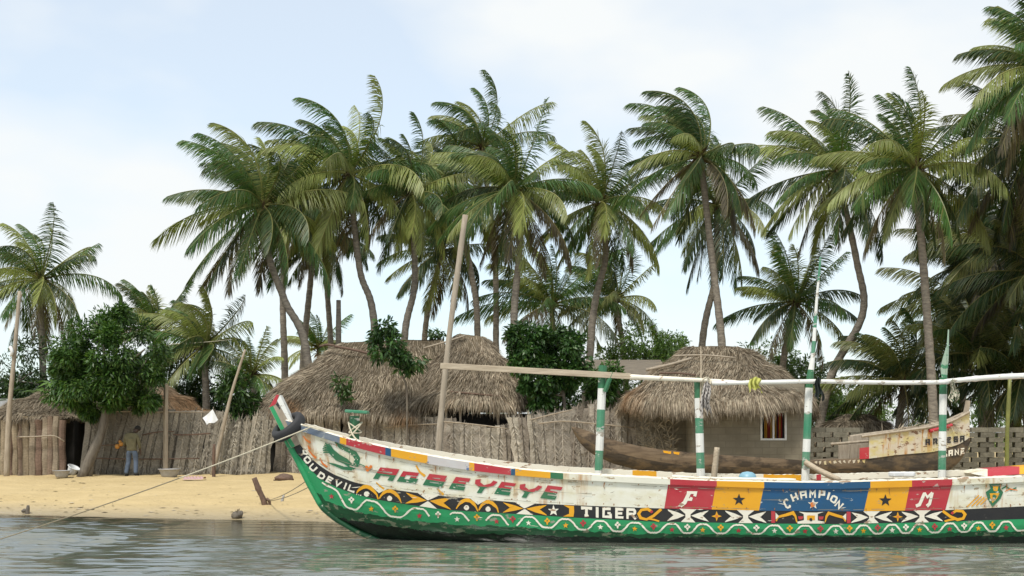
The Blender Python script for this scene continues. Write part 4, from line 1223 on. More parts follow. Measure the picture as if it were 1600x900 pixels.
GL = {
    'A': [[(0, 0), (0, 1), (1, 1), (1, 0)], [(0, .45), (1, .45)]],
    'G': [[(1, 1), (0, 1), (0, 0), (1, 0), (1, .42)], [(.55, .46), (1, .46)]],
    'B': [[(0, 0), (0, 1), (.9, 1), (.9, .5)], [(0, 0), (1, 0), (1, .5), (0, .5)]],
    'E': [[(1, 1), (0, 1), (0, 0), (1, 0)], [(0, .5), (.85, .5)]],
    'Y': [[(0, 1), (.05, .8), (.5, .46), (.5, 0)], [(1, 1), (.95, .8), (.5, .46)]],
    'O': [[(0, .15), (0, .85), (.2, 1), (.8, 1), (1, .85), (1, .15), (.8, 0), (.2, 0), (0, .15)]],
    'U': [[(0, 1), (0, .15), (.2, 0), (.8, 0), (1, .15), (1, 1)]],
    'D': [[(0, 0), (0, 1), (.7, 1), (1, .75), (1, .25), (.7, 0), (0, 0)]],
    'V': [[(0, 1), (.5, 0), (1, 1)]],
    'I': [[(.5, 0), (.5, 1)], [(.2, 0), (.8, 0)], [(.2, 1), (.8, 1)]],
    'J': [[(.5, 0), (.5, 1)]],
    'L': [[(0, 1), (0, 0), (1, 0), (1, .25)]],
    'T': [[(0, .8), (0, 1), (1, 1), (1, .8)], [(.5, 1), (.5, 0)], [(.25, 0), (.75, 0)]],
    'R': [[(0, 0), (0, 1), (.85, 1), (1, .85), (1, .6), (.85, .48), (0, .48)], [(.5, .48), (1, 0)]],
    'C': [[(1, .78), (.8, 1), (.25, 1), (0, .8), (0, .2), (.25, 0), (.8, 0), (1, .22)]],
    'H': [[(0, 0), (0, 1)], [(1, 0), (1, 1)], [(0, .5), (1, .5)]],
    'M': [[(0, 0), (0, 1), (.5, .5), (1, 1), (1, 0)]],
    'P': [[(0, 0), (0, 1), (1, 1), (1, .45), (0, .45)]],
    'N': [[(0, 0), (0, 1), (1, 0), (1, 1)]],
}
def glyph(ch, place, w, h, th, mats, lev=3, put=decal, split=None):
    for pi_, pl in enumerate(GL[ch]):
        closed = pl[0] == pl[-1]
        p = [(th / 2 + x * (w - th), th / 2 + y * (h - th)) for x, y in pl]
        # free ends on the top or bottom line run out to the edge of the letter
        for k in (0, -1):
            if not closed and pl[k][1] in (0, 1):
                q0, q1 = np.array(p[k]), np.array(p[1 if k == 0 else -2])
                dd = nrm(q0 - q1)
                if abs(dd[1]) > 0.5: p[k] = tuple(q0 + dd * th / 2)
        for qd in stroke_quads(p, th, closed):
            parts = [(qd, mats[0])]
            if split is not None:
                parts = [(clip_half(qd, split, True), mats[0]), (clip_half(qd, split, False), mats[1])]
            for pg, mt in parts:
                if len(pg) >= 3:
                    put([place(x, y) for x, y in pg], mt, lev + 0.35 * pi_)

# colour panels amidships
band(1044, 1118, RB, WB, 'red', 1, xa2=1038, xb2=1112)
band(1118, 1193, RB, WB, 'yellow', 1, xa2=1112, xb2=1186)
band(1193, 1358, RB, WB, 'blue', 1, 24, xa2=1186, xb2=1350)
band(1358, 1421, RB, WB, 'yellow', 1, xa2=1350, xb2=1414)
band(1421, 1487, RB, WB, 'red', 1, xa2=1414, xb2=1477)

# AGBEYEYE: red over green slanted block letters
for ch, x0, yb, yt, w in (('A', 583, 748, 730, 30), ('G', 620, 752.5, 736, 29), ('B', 660, 758, 740, 30), ('E', 701, 763.5, 745, 27), ('Y', 732, 768.5, 748.5, 33), ('E', 772, 771.5, 752.5, 27), ('Y', 802, 775.5, 756, 33), ('E', 844, 778, 758.5, 27)):
    h = yb - yt
    glyph(ch, lambda x, y, x0=x0, yb=yb: (x0 + x + y / 1.55 * 0.62, yb - y / 1.55 + 0.12 * x), w, h * 1.55, 7.8, ('red', 'letter_green'), 2, split=h * 1.55 * 0.5)

# the black band: YOU DEVIL...
for ch, x, y, rot in (('Y', 474.5, 708, -50), ('O', 480.5, 718.5, -50), ('U', 489, 730.5, -46), ('D', 502.5, 743.5, -34), ('E', 515.5, 750, -28), ('V', 528, 755.5, -24), ('I', 539.5, 759.5, -22), ('L', 549.5, 763.5, -20)):
    c_, s__ = math.cos(math.radians(rot)), math.sin(math.radians(rot))
    w, h = (11, 10.5) if ch != 'I' else (8, 10.5)
    glyph(ch, lambda a_, b__, x=x, y=y, w=w, h=h, c_=c_, s__=s__: (x + (a_ - w / 2) * c_ - (b__ - h / 2) * s__, y - (a_ - w / 2) * s__ - (b__ - h / 2) * c_), w, h, 2.7, ('cream',), 2)

def disc(x, y, r_, mat, lev=2, n_=12):
    a_ = np.arange(n_) * 2 * math.pi / n_
    decal(np.stack((x + r_ * np.cos(a_), y + r_ * np.sin(a_)), -1), mat, lev)

def star(x, y, r_, mat, lev=2, k=5, inner=0.42, rot=-math.pi / 2):
    a_ = rot + np.arange(2 * k) * math.pi / k
    rr = np.where(np.arange(2 * k) % 2 == 0, r_, r_ * inner)
    px_, py_ = x + rr * np.cos(a_), y + rr * np.sin(a_)
    # kite pieces round the centre keep every face convex
    for m_ in range(k):
        j = 2 * m_
        decal([(x, y), (px_[j - 1], py_[j - 1]), (px_[j], py_[j]), (px_[(j + 1) % (2 * k)], py_[(j + 1) % (2 * k)])], mat, lev)

def bandpt(x, v):
    return (x, float(BB(x) + (WB(x) - BB(x)) * v))

for k in range(3):
    disc(557.5 + 3 * k, 772.3 + 0.8 * k, 0.9, 'cream', 2, 6)

def ribbon(pl, th, mat, lev=2, taper=None):
    for qd in stroke_quads(pl, th, False, taper):
        decal(qd, mat, lev)

def eye(x0, x1):
    n_ = 15
    t = np.linspace(0, 1, n_)
    x = x0 + (x1 - x0) * t
    v = np.interp(t, (0, .12, .45, .75, 1), (0.22, 0.55, 0.86, 0.55, 0.02)) if False else 0.12 + 0.74 * np.sin(np.pi * t) ** 0.75
    v[-1] = 0.04
    ribbon([bandpt(a_, b__) for a_, b__ in zip(x, v)], 5.4, 'yellow', 2, np.interp(t, (0, .2, .5, .8, 1), (.3, .9, 1.1, .9, .3)))
    disc((x0 + x1) / 2 - 1, bandpt((x0 + x1) / 2, 0.27)[1], 4.2, 'cream', 2)

for x0, x1 in ((557, 591), (592.5, 627), (713, 746.5), (748, 779)):
    eye(x0, x1)
for xc in (592, 747):
    decal([bandpt(xc - 13, 1.03), bandpt(xc, 0.55), bandpt(xc + 14, 1.03)], 'white', 1)

def fishpair(c_, w, mat, gap=2.0):
    for sg in (-1, 1):
        tip = (c_ + sg * gap, .50)
        X_ = lambda f: c_ + sg * (gap + f * w)
        decal([bandpt(X_(0), .5), bandpt(X_(.45), .74), bandpt(X_(.66), .50)], mat, 2)
        decal([bandpt(X_(0), .5), bandpt(X_(.66), .50), bandpt(X_(.45), .26)], mat, 2.4)
        decal([bandpt(X_(.45), .74), bandpt(X_(1.0), .93), bandpt(X_(.95), .84), bandpt(X_(.66), .50)], mat, 2.8)
        decal([bandpt(X_(.45), .26), bandpt(X_(.66), .50), bandpt(X_(.97), .14), bandpt(X_(1.02), .05)], mat, 3.2)
    decal([bandpt(c_ - w * .50, 1.0), bandpt(c_ - gap * .5, .55), bandpt(c_ + gap * .5, .55), bandpt(c_ + w * .50, 1.0)], 'cream', 1)
    decal([bandpt(c_ - w * .42, 0.0), bandpt(c_ + w * .42, 0.0), bandpt(c_ + gap * .5, .45), bandpt(c_ - gap * .5, .45)], 'cream', 1.4)

fishpair(669, 33, 'yellow'); fishpair(820, 32, 'yellow')
for c_ in (1075, 1165, 1362, 1440.5):
    fishpair(c_, 27, 'cream', 5)
    decal([bandpt(c_ - 4, .62), bandpt(c_ - 4, .38), bandpt(c_ + 4, .38), bandpt(c_ + 4, .62)], 'cream', 1.8)
star(865, float(BB(865) + WB(865)) / 2 + .5, 8.8, 'cream')
decal([bandpt(881, .95), bandpt(889, .72), bandpt(889.5, .3), bandpt(880, .05), bandpt(896, .05), bandpt(897.5, .5), bandpt(897, .95)], 'yellow', 2)
for ch, x0, x1 in (('T', 908, 925), ('I', 929, 937), ('G', 941, 956), ('E', 961.5, 976), ('R', 978.5, 994)):
    w = x1 - x0
    yb = float(BB(x0) - 2); h = float(BB(x0) - WB(x0)) - 3.5
    glyph(ch, lambda x, y, x0=x0, yb=yb: (x0 + x, yb - y + 0.05 * x), w, h, 4.0, ('cream',), 2)
for x0, sg in ((997, 1), (1509, -1)):
    X_ = lambda q_: x0 + sg * q_
    ribbon([bandpt(X_(21), .72), bandpt(X_(15), .92), bandpt(X_(5), .84), bandpt(X_(1), .55), bandpt(X_(4), .22), bandpt(X_(13), .14), bandpt(X_(24), .42), bandpt(X_(36), .95)], 4.2, 'yellow', 2)
    ribbon([bandpt(X_(16), .22), bandpt(X_(26), .14), bandpt(X_(33), .03)], 3.0, 'yellow', 2.5)
    disc(X_(21), bandpt(X_(21), .72)[1], 2.3, 'red', 3, 8)
for x in (1120, 1403):
    star(x, float(BB(x) + WB(x)) / 2, 8.2, 'yellow', 2, 4, 0.34)
    disc(x, float(BB(x) + WB(x)) / 2, 2.2, 'orange', 3, 8)
for x in (1208, 1326):
    decal([bandpt(x - 3, .97), bandpt(x - 3, .05), bandpt(x + 3, .05), bandpt(x + 3, .97)], 'red', 2)
for x0, x1 in ((1212, 1245), (1322, 1289)):
    X_ = lambda f: x0 + (x1 - x0) * f
    ribbon([bandpt(X_(.02), .20), bandpt(X_(.10), .52), bandpt(X_(.5), .70), bandpt(X_(.82), .86), bandpt(X_(.93), .60), bandpt(X_(1), .12)], 4.0, 'yellow', 2, (.5, 1, 1.1, 1.2, .9, .4))
    decal([bandpt(X_(0), .85), bandpt(X_(.0), .30), bandpt(X_(.16), .60)][:: 1 if x1 < x0 else -1], 'cream', 3)
decal([bandpt(1248, .95), bandpt(1256, .78), bandpt(1256, .28), bandpt(1246, .18), bandpt(1246, .03), bandpt(1288, .03), bandpt(1288, .18), bandpt(1278, .28), bandpt(1278, .78), bandpt(1288, .95), bandpt(1276, .9), bandpt(1260, .9)], 'cream', 2)
for x in (1251, 1283):
    decal([bandpt(x - 4, .58), bandpt(x - 3, .35), bandpt(x + 3, .35), bandpt(x + 4, .58)], 'red', 3)
decal([bandpt(1261, .65), bandpt(1261, .30), bandpt(1273, .30), bandpt(1273, .65)], 'yellow', 3)
disc(1267, bandpt(1267, .33)[1], 2.6, 'black', 4, 8)

# panel marks: F, stars, CHAMPION, M and the arrowhead badge
for pl, th in (([(1063, 790.5), (1069.5, 785), (1077.5, 769)], 6.0), ([(1073, 769.7), (1087, 770), (1085.4, 775.5)], 4.2), ([(1071, 780.5), (1079.5, 780.5), (1080.5, 777)], 3.8)):
    ribbon(pl, th, 'cream', 3); level[0] += 1
decal([(1058.5, 791), (1066, 791), (1064, 787)], 'cream', 3.5)
star(1154.6, 781, 10.2, 'black', 2); star(1383.5, 782, 10.4, 'black', 2)
for pl, th, lv in (([(1431, 791), (1437, 788.5), (1445, 770)], 5.0, 3), ([(1444.5, 769.5), (1449, 777), (1456.5, 769.5)], 3.4, 3.5), ([(1448, 791), (1452.5, 787), (1456.5, 769.5)], 5.0, 4)):
    ribbon(pl, th, 'cream', lv)
for ch, x, y, rot in (('C', 1229.7, 787, 26), ('H', 1241.5, 776.8, 22), ('A', 1255.3, 773, 8), ('M', 1269.8, 771.8, 0), ('P', 1284.3, 772.3, -4), ('J', 1294.5, 775, -16), ('O', 1303, 780, -28), ('N', 1311, 788.8, -42)):
    c_, s__ = math.cos(math.radians(rot)), math.sin(math.radians(rot))
    w, h = (10.5, 12.0) if ch not in 'JC' else ((4, 12) if ch == 'J' else (9.5, 16))
    glyph(ch, lambda a_, b__, x=x, y=y, w=w, h=h, c_=c_, s__=s__: (x + (a_ - w / 2) * c_ - (b__ - h / 2) * s__, y - (a_ - w / 2) * s__ - (b__ - h / 2) * c_), w, h, 2.9, ('cream',), 2)
star(1270.6, 787.5, 8.6, 'cream', 2)
decal([(1266, 785.5), (1270, 784.5), (1273.5, 790), (1268.5, 793.2), (1266.8, 791)], 'orange', 4)
decal([(1545.5, 756.5), (1566, 756), (1563, 763), (1567.5, 769), (1563, 779), (1550.5, 792), (1543.5, 780), (1540, 769), (1548, 763)], 'letter_green', 2)
decal([(1551, 759.5), (1560, 759.5), (1558.5, 767), (1552.5, 767)], 'yellow', 3)
decal([(1546.5, 771), (1561.5, 770.5), (1558, 779), (1551, 786), (1548, 779)], 'yellow', 3)
disc(1553.7, 776, 3.4, 'letter_green', 4, 10)
for k in range(4):
    ribbon([(1511 + 7 * k, 792 - k), (1530 + 4 * k, 774 + 1.5 * k)], 1.8, 'yellow', 2)
ribbon([(1565, 764), (1572, 760), (1580, 766), (1588, 762)], 2.0, 'letter_green', 2)
ribbon([(1570, 768), (1578, 764), (1590, 766)], 1.5, 'orange', 2.5)

# the green leafy beast at the bow
ribbon([(523, 691), (532, 698), (545, 703.5), (554, 709), (558, 716), (556.5, 726), (550, 732)], 8.0, 'letter_green', 2, (.15, .8, .9, 1, 1, 1.1, .6))
ribbon([(512, 694), (518, 706), (528, 715), (540, 721), (551, 731)], 9.5, 'letter_green', 2.5, (.5, 1, 1.15, 1.0, .7))
ribbon([(511, 722.5), (522, 726), (536, 731), (550, 733)], 5.0, 'letter_green', 3, (.2, .8, 1, .8))
for k in range(6):
    ribbon([(513 + 0.5 * k, 697 + 2 * k), (505 - 0.4 * k + abs(k - 3), 692 + 3.0 * k)], 2.0, 'letter_green', 3.5)
for k in range(14):
    t = k / 13
    x = np.interp(t, (0, .35, .7, 1), (528, 552, 557, 551)); y = np.interp(t, (0, .35, .7, 1), (697, 709, 720, 729))
    disc(x + (1.6 if k % 2 else -1.6), y + (1 if k % 3 else -1.5), 0.75, 'cream', 4, 5)
ribbon([(557, 727), (563, 725.5), (571, 729)], 1.8, 'letter_green', 3)
for q_ in ((573, 730), (577, 732), (574, 734.5), (579, 729.5)):
    disc(*q_, 2.6, 'orange', 3 + 0.3 * (q_[0] % 3), 7)
for pl in ([(474, 681), (478, 687), (485, 692)], [(481, 696), (484, 702)], [(482, 703), (488, 711), (494, 716)], [(500, 716), (504, 724), (511, 730)]):
    ribbon(pl, 3.0, 'orange', 2, np.linspace(0.5, 1.2, len(pl)))
for pl in ([(650, 727), (656, 738), (664, 744)], [(588, 754), (594, 760), (600, 764)], [(684, 764), (688, 769), (693, 773)]):
    ribbon(pl, 3.2, 'yellow', 1.2, np.linspace(0.6, 1.1, len(pl)))

# wave line and small charms on the green strake
def gpt(x, v):
    return (x, float(GB(x) + (BB(x) - GB(x)) * v))
peaks = [518, 580, 655, 714, 776, 826, 884, 938, 992, 1050, 1098, 1154, 1210, 1258, 1306, 1349, 1394, 1437, 1484, 1529, 1572, 1617]
vals = [(peaks[k] + peaks[k + 1]) / 2 for k in range(len(peaks) - 1)]
key = sorted([(p_, 0.84) for p_ in peaks] + [(v_, 0.10) for v_ in vals])
xs = np.arange(503, 1640, 2.0)
vv = np.zeros_like(xs)
for k in range(len(key) - 1):
    (xa, va), (xb, vb) = key[k], key[k + 1]
    s__ = (xs >= xa) & (xs < xb)
    t = np.clip(((xs[s__] - xa) / (xb - xa) - 0.5) * 1.5 + 0.5, 0, 1)
    vv[s__] = va + (vb - va) * (t * t * (3 - 2 * t))
vv[xs < 518] = 0.84
run = []
for x, v in zip(xs, vv):
    worn = (672 < x < 702) or (734 < x < 764 and v < .3) or (795 < x < 806)
    if worn:
        if len(run) > 2: ribbon(run, 2.7, 'cream', 2)
        run = []
    else:
        run.append(gpt(x, v))
ribbon(run, 2.7, 'cream', 2)
ch_cols = ['red', 'yellow', 'cream']
k = 0
charms = sorted([(p_, .36) for p_ in peaks[:-1]] + [(v_, .62) for v_ in vals[:-1]])
for x, v in charms:
    x_, y_ = gpt(x, v)
    mat = ch_cols[(k * 2 + k // 3) % 3]
    if k % 2 == 0:
        star(x_, y_, 4.7, mat, 2)
    else:
        for a_ in range(4):
            disc(x_ + 2.8 * math.cos(a_ * math.pi / 2), y_ + 2.8 * math.sin(a_ * math.pi / 2), 2.0, mat, 2 + 0.25 * a_, 7)
        ribbon([(x_, y_ + 2), (x_ + .2, y_ + 6)], 1.6, mat, 3.2)
    k += 1
# plank seams, nail heads and their rust drips, scrapes
rg_ = np.random.default_rng(91)
HI['grime'] = len(HMATS); HMATS.append(plain('seam_grime', (0.30, 0.27, 0.20), 0.9, 0.4))
HI['rust'] = len(HMATS); HMATS.append(plain('rust_drip', (0.36, 0.17, 0.06), 0.9, 0.45, 14))
for fv, skip in ((0.10, 0.25), (0.52, 0.45), (0.93, 0.2)):
    x = 500.0
    while x < 1640:
        L_ = rg_.uniform(14, 60)
        if rg_.random() > skip:
            xs_ = np.linspace(x, x + L_, max(3, int(L_ / 8)))
            ribbon([(a_, float(RB(a_) + (WB(a_) - RB(a_)) * fv) + rg_.normal(0, .12)) for a_ in xs_], rg_.uniform(0.3, 0.7), 'grime', 5.5)
        x += L_ + rg_.uniform(2, 14)
for x in np.arange(520, 1620, 17.0):
    for fv in (0.06, 0.90):
        if rg_.random() < 0.55:
            xx = x + rg_.normal(0, 4); yy = float(RB(xx) + (WB(xx) - RB(xx)) * fv)
            disc(xx, yy, rg_.uniform(0.6, 1.1), 'rust', 6, 6)
            if rg_.random() < 0.5:
                ln_ = rg_.uniform(3, 13) * (1 if fv < .5 else .35)
                ribbon([(xx, yy), (xx + rg_.normal(0, .5), yy + ln_ * .5), (xx + rg_.normal(0, .8), yy + ln_)], 1.5, 'rust', 5.8, (1, .7, .15))
for k in range(40):
    x = rg_.uniform(480, 1610); v = rg_.uniform(0, 1)
    y = float(RB(x) + (GB(x) - RB(x)) * v)
    if y < float(WB(x)) - 30 and x < 470: continue
    ln_ = rg_.uniform(3, 16); sl = rg_.normal(0, .12)
    ribbon([(x, y), (x + ln_ * .5, y + sl * ln_ * .5 + rg_.normal(0, .4)), (x + ln_, y + sl * ln_)], rg_.uniform(.4, 1.0), 'grime' if rg_.random() < .6 else 'cream', 6.2, (.3, 1, .2))
hull.build('hull', HMATS, boat, tint=False)

# gunwale rails with their painted lengths
RM = ['faded_blue', 'yellow', 'red', 'blue', 'grey_white', 'green', 'white', 'cream', 'letter_green']
RI = {n_: k for k, n_ in enumerate(RM)}
seg = [(430, 'faded_blue'), (531, 'yellow'), (541, 'red'), (602, 'blue'), (611, 'yellow'), (668, 'grey_white'), (733, 'yellow'), (741, 'red'), (798, 'blue'), (805, 'yellow'), (860, 'letter_green'), (880, 'white'), (1047, 'red'), (1120, 'yellow'), (1194, 'blue'), (1360, 'yellow'), (1425, 'red'), (1488, 'white')]
seg_far = [(430, 'cream'), (1005, 'yellow'), (1046, 'cream'), (1228, 'yellow'), (1292, 'cream'), (1318, 'red'), (1326, 'cream')]
def rail_mat(px, table):
    return RI[[m_ for x, m_ in table if x <= px][-1]]
def build_rail(far):
    px = np.unique(np.concatenate((np.arange(438, 1992, 5.0), [x for x, _ in seg[1:]], [x for x, _ in seg_far[1:]])))
    r = np.random.default_rng(2 + far)
    rt, rb = RT(px), RB(px)
    A_ = Q(px, rt, 0.045); B_ = Q(px, rb, 0.045)
    A0 = A_.copy(); A0[:, 1] += 0.012; A0[:, 2] += 0.022 + 0.004 * r.normal(size=len(px))
    B2 = Q(px, rb, -0.01); B2[:, 2] = B_[:, 2] - 0.004
    C_ = Q(px, rt); C_[:, 1] = np.minimum(C_[:, 1] + 0.115, YC - 0.01); C_[:, 2] = A0[:, 2] + 0.004
    D_ = C_.copy(); D_[:, 2] -= 0.11
    E_ = np.stack((D_[:, 0], np.minimum(Q(px, rt)[:, 1] + 0.07, YC - 0.012), D_[:, 2]), -1)
    ring = [B2, B_, A_, A0, C_, D_, E_]
    if far:
        ring = [mirror(p) for p in ring]
    g = Geo()
    n_ = len(px)
    for k in range(n_ - 1):
        fm = rail_mat((px[k] + px[k + 1]) / 2, seg)
        im = rail_mat((px[k] + px[k + 1]) / 2, seg_far)
        for j in range(len(ring) - 1):
            mt = fm if j in (0, 1) else (RI['cream'] if j in (2, 3) else im)
            V = [ring[j][k], ring[j][k + 1], ring[j + 1][k + 1], ring[j + 1][k]]
            g.add(V, [np.array((0, 1, 2, 3) if not far else (3, 2, 1, 0))], mt)
    return g.build('gunwale', [M[n_] for n_ in RM], boat, tint=False)
build_rail(False); build_rail(True)
# fishing-net pad lying on the near rail, darker blue edge
g = Geo()
x = np.linspace(1050, 1243, 30)
p = Q(x, RT(x) - 4.0, -0.02)
tube(g, p, 0.045 + 0.006 * np.sin(np.arange(30)), 8, squash=0.55)
g.build('rail_cap', M['cream'], boat, smooth=True)
# thwarts across the hull
for px in (650, 800, 937, 1095, 1260, 1470):
    a_ = Q(px, RT(px))[0]
    g = Geo()
    box(g, (a_[0], YC, a_[2] - 0.16), (0.18, 2 * (YC - a_[1]) - 0.2, 0.05), bevel=0.008)
    g.build('thwart', M['inner'], boat)

# stem head: a squared timber, red top, green and white edges
g = Geo()
SM_ = [M['bare_wood'], M['green'], M['post_white'], M['red'], M['black']]
dS = YC - 0.13
def stem_ring(pts, dy0, dy1):
    return pts
front = [(455, 700), (478, 690), (457, 658), (437, 617), (431.5, 616), (420, 637), (436, 668)]
Vf = [P(x, y, dS) for x, y in front]; Vb = [p + np.array((0, 0.26, 0)) for p in Vf]
n_ = len(front)
g.add(Vf + Vb, [np.arange(n_), np.arange(n_)[::-1] + n_], 0)
for k in range(n_):
    j = (k + 1) % n_
    g.add([Vf[k], Vb[k], Vb[j], Vf[j]], [np.array((0, 1, 2, 3))], {1: 2, 2: 2, 3: 3, 4: 3, 5: 1, 6: 1}.get(k, 0))
def sdec(pts, mt, off=0.004):
    g.add([P(x, y, dS - off) for x, y in pts], [np.arange(len(pts))], mt)
sdec([(421, 637), (426.5, 634), (444, 668), (461, 697), (455.5, 699.5), (436.5, 668)], 1)
sdec([(433, 626), (437.5, 617.5), (456.5, 658), (453, 662)], 2)
sdec([(420.5, 636.5), (431.7, 616.6), (436, 617), (431, 631), (427, 633.6)], 3, 0.007)
sdec([(431, 632), (434, 628), (438, 637), (437, 640)], 4, 0.006)
g.build('stem_head', SM_, boat)
g = Geo()
sy = np.linspace(676, 860, 40)
pts = np.stack([P(stem_px(y) + 2.0, y, YC) for y in sy])
tube(g, pts[:25], np.linspace(0.066, 0.056, 25), 8, 0)
tube(g, pts[24:], np.linspace(0.056, 0.05, 16), 8, 1)
g.build('stem', [M['green'], M['deep_green']], boat, smooth=True)
# mooring bitt with its cap
dB = 22.0
bt = Geo(); pts = [P(553, 700, dB), P(554, 672, dB), P(554, 650, dB)]
tube(bt, pts, 0.088, 4); bitt = bt.build('mooring_bitt', M['letter_green'], boat)
g = Geo(); c_ = P(558, 643.5, dB); box(g, c_, (0.40, 0.34, 0.055), bevel=0.012, rot=Matrix.Rotation(0.06, 3, 'Y')); g.build('cap', M['post_green'], bitt)

# striped awning posts
PMATS = [M['post_white'], M['post_green'], M['letter_green']]
def post(axis_px, bands, w_px, dd, name='post'):
    g = Geo()
    ax = np.array(axis_px, float)
    for (ya, yb, mt) in bands:
        ys_ = np.linspace(yb, ya, 4)
        xs_ = np.interp(ys_, ax[:, 1], ax[:, 0])
        pts = [P(x, y, dd) for x, y in zip(xs_, ys_)]
        w_ = np.interp(ys_, ax[:, 1], ax[:, 2]) if ax.shape[1] > 2 else np.full(4, w_px)
        tube(g, pts, w_ / 2 / F_PX * dd, 10, mt, caps=True)
    return g.build(name, PMATS, boat, smooth=False)
dP = 22.75
pst = post([(942, 570, 13.5), (935, 742, 12.5)], [(571, 607, 2), (607, 640, 0), (640, 675, 1), (675, 704, 0), (704, 735, 1), (735, 758, 0)], 13, dP)
g = Geo()
for pl in ([P(945, 612, dP - .09), P(951, 596, dP - .1), P(957, 582, dP - .1)],): tube(g, spline(pl, 6), 0.045, 6)
g.build('rail_fork', M['letter_green'], pst)
pst2 = post([(1090.5, 590, 12.5), (1095, 745, 13)], [(590, 622, 2), (622, 653, 0), (653, 677, 1), (677, 707, 0), (707, 732, 1), (732, 760, 0)], 13, dP)
g = Geo(); tube(g, [P(1094.5, 640, dP - .07), P(1095.5, 572, dP - .07), P(1095, 541, dP - .07)], (0.018, 0.016, 0.012), 6); g.build('flag_stick', M['plank_wood'], pst2)
pst3 = post([(1282, 404, 3.2), (1276, 470, 4.4), (1270, 560, 6.8), (1266, 586, 11), (1264, 610, 12), (1258, 750, 12)],
     [(402, 440, 1), (440, 490, 0), (490, 512, 1), (512, 533, 0), (533, 552, 1), (552, 578, 0), (578, 606, 2), (606, 645, 0), (645, 686, 1), (686, 706, 0), (706, 732, 1), (732, 765, 0)], 12, dP, 'mast')
pst4 = post([(1474, 590, 11.5), (1471.5, 760, 12)], [(590, 616, 2), (616, 648, 0), (648, 674, 1), (674, 704, 0), (704, 734, 1), (734, 765, 0)], 12, dP)
g = Geo()
tube(g, [P(1477, 592, dP), P(1480, 560, dP), P(1482, 515, dP)], (0.03, 0.025, 0.012), 6)
Vf = [P(x, y, dP - .03) for x, y in ((1472, 592), (1470, 576), (1474, 558), (1480, 540), (1478.5, 566), (1476, 592))]
Vb = [p + np.array((0, 0.03, 0)) for p in Vf]
n_ = 6
g.add(Vf + Vb, [np.arange(n_), np.arange(n_)[::-1] + n_] + [np.array((k, k + n_, (k + 1) % n_ + n_, (k + 1) % n_)) for k in range(n_)])
g.build('paddle_blade', paint('pale_green_paint', (0.30, 0.42, 0.33), dirt_amt=0.6, chip=(0.05, 0.2, 0.1), chip_lo=0.62), pst4)
# rail of lashed poles
g = Geo()
pa, pb = P(688, 571.5, dP - .12), P(985, 588, dP - .12)
dv = pb - pa; L_ = np.linalg.norm(dv)
R_ = Vector(dv).to_track_quat('X', 'Z').to_matrix()
box(g, (pa + pb) / 2, (L_, 0.045, 0.108), rot=R_, bevel=0.006)
g.build('rail_plank', M['plank_wood'], boat)
def pole(name, pl, ra, mat='post_white', seed=0, dd=dP - .12):
    return stick(name, [P(x, y, dd) for x, y in pl], ra, mat, boat, seed=seed, steps=26)
pole('rail_pole', [(984, 589), (1040, 591.5), (1095, 594), (1160, 597.5)], (0.05, 0.032), 'cream', 1)
pole('rail_pole', [(1112, 599), (1190, 597.5), (1270, 596), (1340, 597), (1410, 598), (1482, 597)], (0.042, 0.040), 'post_white', 2, dP - .2)
pole('rail_pole', [(1468, 597), (1520, 592), (1570, 588.5), (1640, 586)], (0.045, 0.055), 'post_white', 3, dP - .16)
stick('lashing', [P(1104 + 6 * math.cos(a_), 597 + 7 * math.sin(a_), dP - .2 - .05 * math.sin(2 * a_)) for a_ in np.linspace(0, 12, 26)], (0.015, 0.015), 'rope', boat, 6, 70)
stick('brace', [P(1120.5, 699, dP - .5), P(1118, 722, dP - .5), P(1115, 752, dP - .5)], (0.05, 0.055), 'plank_wood', boat, 4)
stick('brace', [P(1258, 722, dP - .1), P(1280, 735, dP - .3), P(1312, 750, dP - .6)], (0.055, 0.05), 'plank_wood', boat, 4)
# red and yellow painted board over the stern quarter
g = Geo()
for x0, x1, mt in ((1520, 1543, 0), (1543, 1593, 1), (1593, 1700, 2)):
    f = lambda x: 733 - (x - 1540) * 0.075
    top = [P(x, f(x), 22.9) for x in (x0, x1)]; bot = [P(x, f(x) + (12 if x > 1525 else 6), 22.6) for x in (x0, x1)]
    if x0 == 1520: top[0] = bot[0] + np.array((0, 0.1, 0.01))
    bk = [p + np.array((0, 0.5, 0)) for p in top]
    g.add(top + bot + bk, [np.array((2, 3, 1, 0)), np.array((0, 1, 5, 4))], mt)
g.build('stern_board', [M['white'], M['red'], M['yellow']], boat, tint=False)

# things lying in and on the boat
tyre = empty('tyre', P(451, 668, YC - 0.05), 'black rubber tyre slung round the painted boat stem as a fender', 'tyre')
g = Geo()
ax1 = nrm(np.array((0.80, 0, 0.60))); ax2 = nrm(np.array((0, -0.92, 0)) + 0.40 * np.array((0.6, 0, -0.8)))
ax3 = np.cross(ax1, ax2)
Nu, Nv = 40, 14
V = []
for k in range(Nu):
    a_ = k * 2 * math.pi / Nu
    rad = math.cos(a_) * ax1 + math.sin(a_) * ax2
    for j in range(Nv):
        b__ = j * 2 * math.pi / Nv
        cr = np.sign(math.cos(b__)) * abs(math.cos(b__)) ** 0.7; sr = np.sign(math.sin(b__)) * abs(math.sin(b__)) ** 0.7
        V.append(P(451, 667, YC - 0.05) + rad * (0.262 + 0.072 * cr) + ax3 * 0.10 * sr)
k = np.arange(Nu)[:, None] * Nv; j = np.arange(Nv)[None, :]
k2 = ((np.arange(Nu)[:, None] + 1) % Nu) * Nv; j2 = (j + 1) % Nv
g.add(V, np.stack((k + j, k2 + j, k2 + j2, k + j2), -1).reshape(-1, 4))
tag(g.build('tyre_ring', M['rubber'], tyre, smooth=True))
tyre.children[0].name = 'tread'

